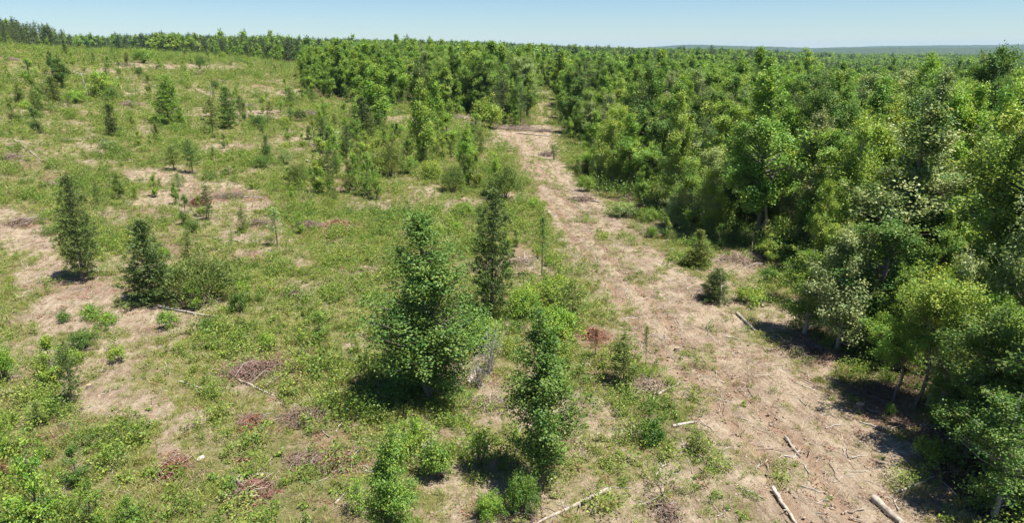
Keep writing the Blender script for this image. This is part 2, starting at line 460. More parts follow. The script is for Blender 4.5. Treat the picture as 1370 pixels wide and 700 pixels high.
def plant(kind, proto, p, h, w, tint, label, cat, group=None, rot=None, lean=0.0, bark=None):
    """a tree or shrub: an Empty at its foot > trunk / stems, crown / foliage; repeats copy the first one"""
    (tm, cm), H0, R0 = TREE[proto]
    key = (kind, proto)
    if key not in _src:
        e = bpy.data.objects.new(kind, None); e.empty_display_size = 0.5
        a = bpy.data.objects.new('stems' if proto in PARTS else 'trunk', tm)
        b = bpy.data.objects.new('foliage' if proto in PARTS else 'crown', cm)
        _src[key] = (e, a, b)
    else:
        e, a, b = (o.copy() for o in _src[key])
    link(e); link(a, e); link(b, e)
    e.location = (p[0], p[1], p[2] - 0.03)
    s = w / (2 * R0)
    e.scale = (s, s, h / H0)
    e.rotation_euler = (R.normal(0, 0.02) + lean, R.normal(0, 0.02), R.uniform(0, 6.28) if rot is None else rot)
    e['label'] = label; e['category'] = cat
    if 'group' in e: del e['group']
    if group: e['group'] = group
    if tint == 'cream tipped':
        b.material_slots[0].link = 'OBJECT'; b.material_slots[0].material = M_cream
    else:
        b.material_slots[0].link = 'DATA'
    j = R.normal(1, 0.06)
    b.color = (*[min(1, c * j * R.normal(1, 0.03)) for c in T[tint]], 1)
    return e


def single(name, me, loc, label, cat, rot=(0, 0, 0), scale=(1, 1, 1), group=None, color=None):
    o = link(bpy.data.objects.new(name, me))
    o.location = loc; o.rotation_euler = rot; o.scale = scale
    o['label'] = label; o['category'] = cat
    if group: o['group'] = group
    if color: o.color = (*color, 1)
    return o


# ------------------------------------------------------------------ the lie of the land
EDGE_U = np.array([-900, 0, 60, 150, 250, 330, 400, 404, 440, 490, 545, 600, 640, 690, 709, 712, 748, 751, 785, 790, 800, 850, 880, 935, 985, 1010, 1060, 1070, 1100, 1190, 1245, 1260, 1320, 1500, 2200])
EDGE_V = np.array([60, 63, 65, 67, 72, 78, 86, 126, 133, 140, 142, 150, 160, 171, 171, 122, 122, 186, 190, 236, 262, 280, 292, 322, 332, 340, 372, 425, 462, 512, 556, 640, 705, 840, 1200])


def v_edge(u): return np.interp(u, EDGE_U, EDGE_V)


RV = np.array([96, 110, 125, 150, 165, 171, 180, 200, 240, 300, 350, 400, 450, 500, 560, 600, 650, 700, 780, 900])
RL = np.array([722, 722, 721, 719, 700, 648, 655, 690, 704, 742, 762, 790, 828, 872, 922, 952, 992, 1030, 1080, 1150])
RR = np.array([738, 738, 739, 742, 742, 745, 748, 742, 770, 838, 900, 962, 1022, 1092, 1180, 1225, 1240, 1285, 1330, 1400])

DIRT = [  # u, v, half-width, half-height, strength: bare patches of the field
    (14, 305, 48, 30, 1), (45, 350, 40, 40, 1), (75, 420, 50, 55, 1), (105, 480, 40, 45, .95), (140, 530, 45, 30, .9), (240, 590, 50, 24, .8), (110, 395, 70, 26, .8), (200, 432, 75, 24, 1), (150, 490, 55, 42, .8), (195, 545, 40, 26, .7),
    (275, 266, 85, 26, .8), (350, 325, 60, 32, .75), (400, 345, 30, 20, .6), (205, 235, 60, 13, .8), (300, 197, 45, 9, .8), (345, 153, 48, 8, .95), (55, 212, 45, 22, .45), (90, 168, 50, 9, .5),
    (85, 140, 45, 6, .7), (215, 147, 30, 6, .6), (265, 90, 75, 5, 1), (180, 88, 46, 6, .95), (125, 95, 60, 5, .7), (25, 93, 30, 4, .6), (165, 101, 40, 5, .5), (190, 118, 16, 3, .6), (370, 84, 70, 4, .4),
    (540, 160, 26, 6, .8), (640, 205, 26, 15, .45), (622, 548, 36, 20, .9), (572, 575, 22, 26, .7), (775, 648, 50, 30, .9), (720, 620, 18, 20, .8), (800, 448, 42, 22, .75), (702, 352, 26, 36, .7),
    (255, 560, 30, 14, .6), (285, 595, 16, 24, .8), (335, 520, 46, 20, .55), (120, 640, 60, 34, .4), (90, 585, 60, 30, .35), (1010, 350, 75, 24, .95), (1000, 395, 50, 30, .5), (1095, 480, 50, 46, 1), (1195, 545, 62, 34, 1),
    (1230, 620, 50, 60, .9), (782, 270, 26, 10, .8), (905, 305, 60, 16, .5), (420, 600, 60, 36, .4), (470, 660, 60, 40, .35), (868, 515, 42, 16, .8), (690, 680, 50, 30, .5), (480, 520, 30, 16, .3), (60, 235, 40, 14, .4), (1050, 425, 40, 30, .7),
    (600, 640, 30, 30, .45), (655, 600, 30, 24, .5), (410, 385, 40, 20, .45), (240, 330, 30, 14, .3), (30, 560, 30, 22, .4),
]
LITTER = [(435, 303, 45, 10, 1), (310, 263, 50, 9, .9), (270, 268, 25, 9, .9), (345, 298, 30, 8, .8), (345, 495, 70, 22, .9), (400, 558, 50, 22, .6), (232, 622, 35, 18, .7), (340, 660, 40, 26, .5), (455, 615, 60, 30, .5),
          (395, 393, 25, 10, .7), (30, 297, 26, 9, .7), (70, 242, 25, 12, .7), (795, 455, 36, 18, .9), (885, 310, 40, 10, .5), (690, 172, 60, 6, .6), (870, 512, 40, 16, .6), (690, 640, 40, 50, .4), (700, 330, 30, 24, .5), (1200, 545, 80, 40, .9), (1100, 470, 60, 40, .8), (345, 345, 50, 12, .6), (775, 268, 24, 10, .7), (500, 690, 100, 30, .4), (1255, 620, 30, 50, .7), (20, 215, 40, 14, .4), (240, 250, 40, 10, .3)]


def masks(x, y, z=None):
    if z is None: z = zt(x, y)
    u, v, D = project(x, y, z)
    n1 = fbm(x / 3.2, y / 3.2, 21, 4) - 0.5
    n2 = fbm(x / 0.9, y / 0.9, 22, 3) - 0.5
    far = ss((np.hypot(x, y) - 60) / 120)
    nz = n1 * (1 - 0.3 * far) + n2 * 0.5 * (1 - far)
    l, r = np.interp(v, RV, RL), np.interp(v, RV, RR); w = r - l
    d = np.minimum((u - l) / w, (r - u) / w)
    road = ss((d + 0.16) / 0.32 + nz * 0.9)
    road = np.where(v < 119, 0, road) * np.where(v < 168, .62, 1.0)
    road = road * (1 - .38 * np.exp(-(((u - l) / w - .52) * w * D / F / .55) ** 2) * ss((470 - v) / 120) * ss((n1 + .62) / .2))   # green strip between the wheels
    # gentle fringe outside the road
    road = np.maximum(road, 0.45 * ss((d + 0.45) / 0.5 + nz * 1.0) * (v > 119))
    dirt = np.zeros_like(u); lit = np.zeros_like(u)
    for (a, b, ru, rv, s) in DIRT:
        q = np.hypot((u - a) / ru, (v - b) / rv)
        dirt = np.maximum(dirt, s * ss((1.35 - q) / 0.9 + nz * 1.3))
    for (a, b, ru, rv, s) in LITTER:
        q = np.hypot((u - a) / ru, (v - b) / rv)
        lit = np.maximum(lit, s * ss((1.3 - q) / 0.8 + nz * 1.3))
    rnd = ss((fbm(x / 7.0, y / 7.0, 31, 4) + n2 * 0.25 - 0.57) / 0.10) * 0.8      # scattered bare soil
    dirt = np.maximum(dirt, rnd * 0.75)
    lit = np.maximum(lit, 0.55 * ss((fbm(x / 4.0 + 50, y / 4.0, 37, 4) - 0.58) / 0.10))
    thin = ss((fbm(x / 2.6, y / 2.6, 39, 4) - .50) / .16)
    road = road * (1 - .42 * thin); dirt = dirt * (1 - .5 * thin)
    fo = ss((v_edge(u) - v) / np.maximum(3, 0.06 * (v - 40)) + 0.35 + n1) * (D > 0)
    return u, v, np.maximum(road, dirt), road, lit * (1 - 0.6 * road), fo


# fan of ground from under the camera to the horizon
nr, na = 640, 1000
rr = np.concatenate([[0.5, 4, 8], np.geomspace(12, 9500, nr - 3)])
aa = np.radians(np.linspace(-78, 78, na))
RRg, AA = np.meshgrid(rr, aa, indexing='ij')
gx, gy = (RRg * np.sin(AA)).ravel(), (RRg * np.cos(AA)).ravel()
gz = zt(gx, gy)
u, v, m_dirt, m_road, m_lit, m_for = masks(gx, gy, gz)
l, r = np.interp(v, RV, RL), np.interp(v, RV, RR)
off = (u - l) / (r - l)
mw = (r - l) / np.maximum(F / project(gx, gy, gz)[2], .1)
wob = (fbm(gx / 6, gy / 6, 77, 2) - .5) * 1.2
rut = (np.exp(-(((off - 0.42) * mw + wob) / 0.36) ** 2) + np.exp(-(((off - 0.42) * mw + 1.9 + wob) / 0.36) ** 2)) * m_road * (np.hypot(gx, gy) < 220)
gz = gz - 0.12 * rut + m_road * 0.04 * (fbm(gx / 0.6, gy / 0.6, 5, 2) - .5)
zg = gz.reshape(nr, na)
i = np.arange(nr - 1)[:, None] * na; j = np.arange(na - 1)[None, :]
q = np.stack([i + j, i + j + 1, i + na + j + 1, i + na + j], -1).reshape(-1, 4)
g = MB(); g.add(np.column_stack([gx, gy, gz]), q=q[:, ::-1])
gm_name = 'ground'


def ground_material():
    m, nt, nd, lk = new_mat('field_soil_and_grass')
    geo = nd.new('ShaderNodeNewGeometry')

    def attr(n):
        a = nd.new('ShaderNodeAttribute'); a.attribute_name = n; return a.outputs['Fac']

    def noise(s, d=5.0, r=0.6):
        n = N(nt, 'ShaderNodeTexNoise', Scale=s, Detail=d, Roughness=r); lk.new(geo.outputs['Position'], n.inputs['Vector']); return n.outputs[0]

    fine, mid, big, tiny = noise(2.2, 8, 0.7), noise(0.55, 5), noise(0.07, 4), noise(9.0, 6, 0.7)
    # grass floor: straw, green and dry leaf mixed
    gr = ramp(nt, [(0.30, (0.062, 0.062, 0.026)), (0.44, (0.125, 0.125, 0.045)), (0.55, (0.205, 0.180, 0.085)), (0.70, (0.34, 0.272, 0.175))])
    lk.new(math_n(nt, 'MULTIPLY_ADD', big, 0.45, math_n(nt, 'MULTIPLY', fine, 0.55)), gr.inputs[0])
    dr = ramp(nt, [(0.35, (0.085, 0.056, 0.038)), (0.44, (0.205, 0.150, 0.106)), (0.54, (0.328, 0.262, 0.185)), (0.67, (0.48, 0.400, 0.312))])
    ga, gb = P(1150, 640), P(800, 330)
    mp = N(nt, 'ShaderNodeMapping'); mp.vector_type = 'TEXTURE'; mp.inputs['Rotation'].default_value = (0, 0, math.atan2(gb[1] - ga[1], gb[0] - ga[0])); mp.inputs['Scale'].default_value = (7.0, 1.0, 1.0)
    lk.new(geo.outputs['Position'], mp.inputs[0])
    sn = N(nt, 'ShaderNodeTexNoise', Scale=4.5, Detail=6.0, Roughness=0.7); lk.new(mp.outputs[0], sn.inputs['Vector'])   # drag marks along the track
    lk.new(math_n(nt, 'MULTIPLY_ADD', tiny, 0.35, math_n(nt, 'MULTIPLY_ADD', sn.outputs[0], .35, math_n(nt, 'MULTIPLY', mid, 0.3))), dr.inputs[0])
    li = ramp(nt, [(0.3, (0.10, 0.056, 0.038)), (0.5, (0.21, 0.125, 0.088)), (0.7, (0.34, 0.24, 0.175))])
    lk.new(tiny, li.inputs[0])
    fl = ramp(nt, [(0.3, (0.035, 0.026, 0.016)), (0.55, (0.085, 0.060, 0.036)), (0.75, (0.06, 0.075, 0.025))])  # forest floor: dark leaf litter, with the wood's shade put into its brown
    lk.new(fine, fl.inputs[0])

    def mask(a, k=0.9):
        t = math_n(nt, 'MULTIPLY_ADD', math_n(nt, 'SUBTRACT', fine, 0.5), k * 1.6, attr(a))
        t = math_n(nt, 'MULTIPLY_ADD', math_n(nt, 'SUBTRACT', t, 0.5), 2.4, 0.5, clamp=True)
        return t

    c = mixc(nt, gr.outputs[0], dr.outputs[0], mask('dirt'))
    c = mixc(nt, c, li.outputs[0], math_n(nt, 'MULTIPLY', mask('litter'), 0.8))
    rt = math_n(nt, 'MULTIPLY', attr('rut'), 0.75)
    c = mixc(nt, c, (0.25, 0.165, 0.11), rt)
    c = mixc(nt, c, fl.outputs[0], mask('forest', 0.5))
    b = N(nt, 'ShaderNodeBsdfPrincipled', Roughness=0.95); b.inputs['Specular IOR Level'].default_value = 0.1
    lk.new(c, b.inputs['Base Color'])
    hsum = math_n(nt, 'MULTIPLY_ADD', tiny, 0.35, fine)
    bp = N(nt, 'ShaderNodeBump', Strength=1.0, Distance=0.22); lk.new(hsum, bp.inputs['Height']); lk.new(bp.outputs[0], b.inputs['Normal'])
    o = nd.new('ShaderNodeOutputMaterial'); lk.new(b.outputs[0], o.inputs[0])
    return m


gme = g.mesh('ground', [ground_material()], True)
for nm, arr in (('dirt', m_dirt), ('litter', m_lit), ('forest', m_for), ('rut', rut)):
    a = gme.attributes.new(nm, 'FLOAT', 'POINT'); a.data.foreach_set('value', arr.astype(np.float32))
ground = link(bpy.data.objects.new('ground', gme)); ground['kind'] = 'structure'
ground['label'] = 'rough cleared field of dry grass and bare tan soil'

# wooded hills beyond the forest, out to the skyline
hr = np.geomspace(1900, 9000, 70); ha = np.radians(np.linspace(-52, 52, 1500))
HR, HA = np.meshgrid(hr, ha, indexing='ij')
hx, hy = HR * np.sin(HA), HR * np.cos(HA)
ua = 685 + 957 * hx / hy
hz = zt(hx, hy) + 9
hz += 34 * np.exp(-((ua - 925) / 75) ** 2) * np.exp(-((HR - 5600) / 900) ** 2)
hz += 20 * ss((ua - 1000) / 220) * ss((HR - 2300) / 900) * (0.75 + 0.5 * fbm(ua / 60, HR / 900, 4, 3))
hz += 22 * np.exp(-((ua - 1000) / 120) ** 2) * np.exp(-((HR - 4300) / 900) ** 2)
hz += 26 * ss((ua - 1000) / 200) * ss((HR - 5200) / 900) * (0.6 + 0.6 * fbm(ua / 90, HR / 900, 8, 3))
hz += 10 * (fbm(hx / 500, hy / 500, 41, 3) - .5) * ss((HR - 2000) / 800)
hz += 6 * (fbm(hx / 9, hy / 30, 43, 2) - .5)
hz -= 16 * (1 - ss((HR - 1900) / 350))
hb = MB(); i = np.arange(len(hr) - 1)[:, None] * len(ha); j = np.arange(len(ha) - 1)[None, :]
hb.add(np.column_stack([hx.ravel(), hy.ravel(), hz.ravel()]), q=np.stack([i + j, i + len(ha) + j, i + len(ha) + j + 1, i + j + 1], -1).reshape(-1, 4))
mh, nt, nd, lk = new_mat('wooded_hill')
geo = nd.new('ShaderNodeNewGeometry'); nz = N(nt, 'ShaderNodeTexNoise', Scale=0.05, Detail=6.0, Roughness=0.7); lk.new(geo.outputs['Position'], nz.inputs['Vector'])
rp = ramp(nt, [(0.35, (0.018, 0.036, 0.016)), (0.5, (0.034, 0.060, 0.022)), (0.68, (0.060, 0.090, 0.030))]); lk.new(nz.outputs[0], rp.inputs[0])
b = N(nt, 'ShaderNodeBsdfPrincipled', Roughness=0.9); lk.new(rp.outputs[0], b.inputs['Base Color'])
bp = N(nt, 'ShaderNodeBump', Strength=1.0, Distance=4.0); lk.new(nz.outputs[0], bp.inputs['Height']); lk.new(bp.outputs[0], b.inputs['Normal'])
lk.new(b.outputs[0], nd.new('ShaderNodeOutputMaterial').inputs[0])
hills = link(bpy.data.objects.new('hills', hb.mesh('hills', [mh], True))); hills['kind'] = 'structure'; hills['label'] = 'low wooded hills fading to blue on the skyline'


# ------------------------------------------------------------------ scatter of uncountable growth (one object per kind)
def scatter(name, label, pts, idx, scl, rot, protos, squash=None):
    me = bpy.data.meshes.new(name); n = len(pts)
    me.vertices.add(n); me.vertices.foreach_set('co', np.asarray(pts, np.float32).ravel())
    a = me.attributes.new('which', 'INT', 'POINT'); a.data.foreach_set('value', np.asarray(idx, np.int32))
    s3 = np.asarray(scl, np.float32)
    if s3.ndim == 1: s3 = np.repeat(s3[:, None], 3, 1)
    a = me.attributes.new('size', 'FLOAT_VECTOR', 'POINT'); a.data.foreach_set('vector', s3.ravel())
    a = me.attributes.new('turn', 'FLOAT_VECTOR', 'POINT'); a.data.foreach_set('vector', np.asarray(rot, np.float32).ravel())
    o = link(bpy.data.objects.new(name, me)); o['kind'] = 'stuff'; o['label'] = label
    ng = bpy.data.node_groups.new(name, 'GeometryNodeTree')
    ng.interface.new_socket('Geometry', in_out='INPUT', socket_type='NodeSocketGeometry')
    ng.interface.new_socket('Geometry', in_out='OUTPUT', socket_type='NodeSocketGeometry')
    gi, go = ng.nodes.new('NodeGroupInput'), ng.nodes.new('NodeGroupOutput')

    def named(nm, t):
        x = ng.nodes.new('GeometryNodeInputNamedAttribute'); x.data_type = t; x.inputs[0].default_value = nm; return x.outputs[0]

    w, sz, tn = named('which', 'INT'), named('size', 'FLOAT_VECTOR'), named('turn', 'FLOAT_VECTOR')
    er = ng.nodes.new('FunctionNodeEulerToRotation'); ng.links.new(tn, er.inputs[0])
    jn = ng.nodes.new('GeometryNodeJoinGeometry')
    for k, pm in enumerate(protos):
        po = bpy.data.objects.new(name + '_source', pm)
        oi = ng.nodes.new('GeometryNodeObjectInfo'); oi.inputs['Object'].default_value = po
        cmp = ng.nodes.new('FunctionNodeCompare'); cmp.data_type = 'INT'; cmp.operation = 'EQUAL'
        ng.links.new(w, cmp.inputs[2]); cmp.inputs[3].default_value = k
        ip = ng.nodes.new('GeometryNodeInstanceOnPoints')
        ng.links.new(gi.outputs[0], ip.inputs['Points']); ng.links.new(cmp.outputs[0], ip.inputs['Selection'])
        ng.links.new(oi.outputs['Geometry'], ip.inputs['Instance'])
        ng.links.new(er.outputs[0], ip.inputs['Rotation']); ng.links.new(sz, ip.inputs['Scale'])
        ng.links.new(ip.outputs[0], jn.inputs[0])
    ng.links.new(jn.outputs[0], go.inputs[0])
    md = o.modifiers.new('scatter', 'NODES'); md.node_group = ng
    return o


def grass_tuft(seed, n, h, r, w, mat, lean=0.45):
    rng = np.random.default_rng(seed); mb = MB()
    b = np.column_stack([rng.normal(0, r, (n, 2)), np.full(n, -0.02)])
    d = unit(np.column_stack([rng.normal(0, lean, (n, 2)) + b[:, :2] * 0.8 / max(r, .01) * 0.35, np.ones(n)]))
    L = h * rng.uniform(0.5, 1.15, n)[:, None]
    sd = unit(np.cross(d, rng.normal(0, 1, (n, 3)))) * w
    m1 = b + d * L * 0.55; e = b + d * L + np.column_stack([d[:, :2] * L * 0.35, -0.12 * L])
    vv = np.stack([b - sd / 2, b + sd / 2, m1 + sd / 2.2, m1 - sd / 2.2, e], 1).reshape(-1, 3)
    k = np.arange(n)[:, None] * 5
    var = np.clip(rng.normal(.5, .25, n), 0, 1)
    mb.add(vv, q=k + np.array([0, 1, 2, 3]), t=k + np.array([3, 2, 4]), qa=var, ta=var)
    return mb.mesh('tuft', [mat])


def weed_clump(seed, n, h, r, L, W, mat, up=0.6):
    rng = np.random.default_rng(seed); mb = MB()
    k = 7; cc = np.column_stack([rng.normal(0, r * .55, (k, 2)), rng.uniform(.25, .9, k) * h])
    c = cc[rng.integers(0, k, n)] + rng.normal(0, 1, (n, 3)) * np.array([r * .3, r * .3, h * .22]); c[:, 2] = np.abs(c[:, 2])
    nr_ = unit(np.array([0, 0, up]) + rng.normal(0, .5, (n, 3))); d = unit(np.cross(nr_, rng.normal(0, 1, (n, 3))))
    s = rng.uniform(.6, 1.3, n)
    mb.leaves(c, d, nr_, L * s, W * s, np.clip(rng.normal(.5, .22, n), 0, 1))
    return mb.mesh('weed', [mat])


def stick(seed, L, r, mat):
    rng = np.random.default_rng(seed); mb = MB()
    n = 5; t = np.linspace(-.5, .5, n)
    pts = np.column_stack([t * L, rng.normal(0, .04 * L, n), np.abs(rng.normal(0.02, .02 * L, n))])
    mb.tube(pts, np.linspace(r, r * .5, n), 4)
    if rng.uniform() < .7:
        a = pts[2]; mb.tube([a, a + np.array([.25 * L, .2 * L * rng.choice([-1, 1]), .03])], [r * .6, r * .3], 3)
    return mb.mesh('stick', [mat])


def sample(nmax, r0, r1, dmax, ang=43):
    lr = R.uniform(math.log(r0), math.log(r1), nmax); rad = np.exp(lr); az = np.radians(R.uniform(-ang, ang, nmax))
    dens = nmax / (math.log(r1 / r0) * 2 * math.radians(ang) * rad ** 2)
    keep = R.uniform(0, 1, nmax) < dmax / dens
    rad, az = rad[keep], az[keep]
    return rad * np.sin(az), rad * np.cos(az), rad


def lay(x, y): return np.column_stack([x, y, zt(x, y)])


# grass
x, y, rad = sample(190000, 17, 420, 9.0)
u, v, dm, rm, lm, fm = masks(x, y)
patch = fbm(x / 6, y / 6, 51, 4)
p = np.clip((1 - dm) ** 1.4 * (0.16 + 1.25 * ss((patch - .36) / .22)), 0, 1) * (1 - .6 * lm) * (1 - .85 * fm) + 0.15
k = R.uniform(0, 1, len(x)) < p * 0.85
x, y, rad, dm, patch = x[k], y[k], rad[k], dm[k], patch[k]
nG = len(x)
sc = R.uniform(.5, 1.15, nG) * (1 + 1.1 * ss((rad - 60) / 200)) * (1 - .5 * dm)
scatter('grass', 'yellow green grass and straw tufts over the cleared field', lay(x, y), R.integers(0, 3, nG), np.column_stack([sc, sc, sc * R.uniform(.7, 1.2, nG)]), np.column_stack([np.zeros(nG), np.zeros(nG), R.uniform(0, 6.28, nG)]),
        [grass_tuft(1, 34, .36, .17, .020, M_grass), grass_tuft(2, 30, .50, .15, .020, M_grass), grass_tuft(3, 36, .26, .22, .022, M_grass, .7)])
# leafy weeds
x, y, rad = sample(150000, 17, 420, 5.0)
u, v, dm, rm, lm, fm = masks(x, y)
patch = ss((fbm(x / 4.5, y / 4.5, 61, 4) - .33) / .20)
p = np.clip((1 - dm) ** 1.2 * (0.10 + 1.0 * patch), 0, 1) * (1 - .5 * lm) * (1 - .55 * fm) + 0.13
k = R.uniform(0, 1, len(x)) < p * 1.0
x, y, rad, dm = x[k], y[k], rad[k], dm[k]; nW = len(x)
big = R.uniform(0, 1, nW) < .19
sc = (R.uniform(.45, 1.15, nW) + .25 * big) * (1 + 1.0 * ss((rad - 60) / 200)) * (1 - .62 * dm)
scatter('weeds', 'low leafy green weeds and sprouts among the grass', lay(x, y), np.where(big, R.integers(4, 6, nW), R.integers(0, 4, nW)), np.column_stack([sc, sc, sc * R.uniform(.7, 1.3, nW)]), np.column_stack([np.zeros(nW), np.zeros(nW), R.uniform(0, 6.28, nW)]),
        [weed_clump(1, 46, .34, .26, .12, .075, M_weed), weed_clump(2, 60, .5, .26, .11, .07, M_weed, .4), weed_clump(3, 40, .24, .34, .11, .08, M_weed), weed_clump(4, 55, .42, .24, .14, .045, M_weed, .2), weed_clump(5, 190, .75, .5, .10, .065, M_weed), weed_clump(6, 170, .95, .4, .11, .055, M_weed, .4)])
# straw
x, y, rad = sample(120000, 17, 300, 6.0)
u, v, dm, rm, lm, fm = masks(x, y)
k = R.uniform(0, 1, len(x)) < np.clip(.18 + .5 * ss((fbm(x / 3.0, y / 3.0, 66, 4) - .42) / .2), 0, 1) * (1 - .8 * fm)
x, y, rad = x[k], y[k], rad[k]; nT = len(x); sc = R.uniform(.35, 1.0, nT) * (1 + .8 * ss((rad - 60) / 200))
scatter('dry_straw', 'pale dry straw and dead stalks on the soil', lay(x, y), R.integers(0, 2, nT), np.column_stack([sc, sc, sc * R.uniform(.6, 1.2, nT)]), np.column_stack([np.zeros(nT), np.zeros(nT), R.uniform(0, 6.28, nT)]),
        [grass_tuft(5, 26, .22, .22, .020, M_straw, 1.1), grass_tuft(6, 14, .5, .12, .018, M_straw, .5)])
# dead leaves and bracken
x, y, rad = sample(60000, 17, 300, 3.0)
u, v, dm, rm, lm, fm = masks(x, y)
k = R.uniform(0, 1, len(x)) < np.clip(.15 + .6 * lm + .10 * dm, 0, 1)
x, y = x[k], y[k]; nD = len(x); sc = R.uniform(.4, .95, nD)
scatter('leaf_litter', 'brown dead leaves and bark lying in patches', lay(x, y), R.integers(0, 2, nD), np.column_stack([sc, sc, sc * .7]), np.column_stack([np.zeros(nD), np.zeros(nD), R.uniform(0, 6.28, nD)]),
        [weed_clump(8, 40, .16, .32, .12, .06, M_deadleaf), weed_clump(9, 45, .24, .28, .20, .025, M_deadleaf, .3)])
# sticks
x, y, rad = sample(60000, 17, 220, 3.5)
u, v, dm, rm, lm, fm = masks(x, y)
k = R.uniform(0, 1, len(x)) < np.clip(.17 + .45 * lm + .35 * rm, 0, 1)
x, y = x[k], y[k]; nS = len(x); sc = R.uniform(.25, 1.0, nS) ** 2 * 1.1 + .12
scatter('twig_debris', 'small broken sticks and wood chips left on the soil', lay(x, y), R.integers(0, 4, nS), sc, np.column_stack([R.normal(0, .06, nS), R.normal(0, .08, nS), R.uniform(0, 6.28, nS)]),
        [stick(1, 1.3, .022, M_twig), stick(2, .9, .026, M_grey), stick(3, .6, .03, M_log), stick(4, 1.7, .018, M_grey)])

# clods and chips of churned soil
x, y, rad = sample(120000, 17, 150, 9.0)
u, v, dm, rm, lm, fm = masks(x, y)
k = R.uniform(0, 1, len(x)) < np.clip(.05 + .8 * ss((dm - .25) / .5) * (.35 + 1.1 * (fbm(x / 1.6, y / 1.6, 95, 3) > .52)), 0, 1) * (1 - fm)
x, y = x[k], y[k]; nC = len(x); sc = R.uniform(.3, 1.0, nC) ** 2.4 * .17 + .035


def clod(seed, mat):
    rng = np.random.default_rng(seed); mb = MB(); n1, n2 = 5, 7
    th = np.linspace(0, math.pi, n1)[:, None]; ph = (np.arange(n2) * 6.283 / n2)[None, :]
    v_ = np.stack([np.sin(th) * np.cos(ph), np.sin(th) * np.sin(ph), np.cos(th) + 0 * ph], -1).reshape(-1, 3) * rng.uniform(.7, 1.3, (n1 * n2, 1)) * np.array([.5, .4, .32])
    i_ = np.arange(n1 - 1)[:, None] * n2; j_ = np.arange(n2)[None, :]; k_ = (j_ + 1) % n2
    mb.add(v_, q=np.stack([i_ + j_, i_ + n2 + j_, i_ + n2 + k_, i_ + k_], -1).reshape(-1, 4))
    return mb.mesh('clod', [mat])


M_clod = bark_material('soil_clod', (0.15, 0.10, 0.07), (0.36, 0.28, 0.20), 6)
scatter('soil_clods', 'clods, chips and small stones of churned tan soil', lay(x, y), R.integers(0, 3, nC), np.column_stack([sc, sc, sc * R.uniform(.5, 1, nC)]), np.column_stack([np.zeros(nC), np.zeros(nC), R.uniform(0, 6.28, nC)]),
        [clod(1, M_clod), clod(2, M_clod), clod(3, M_clod)])
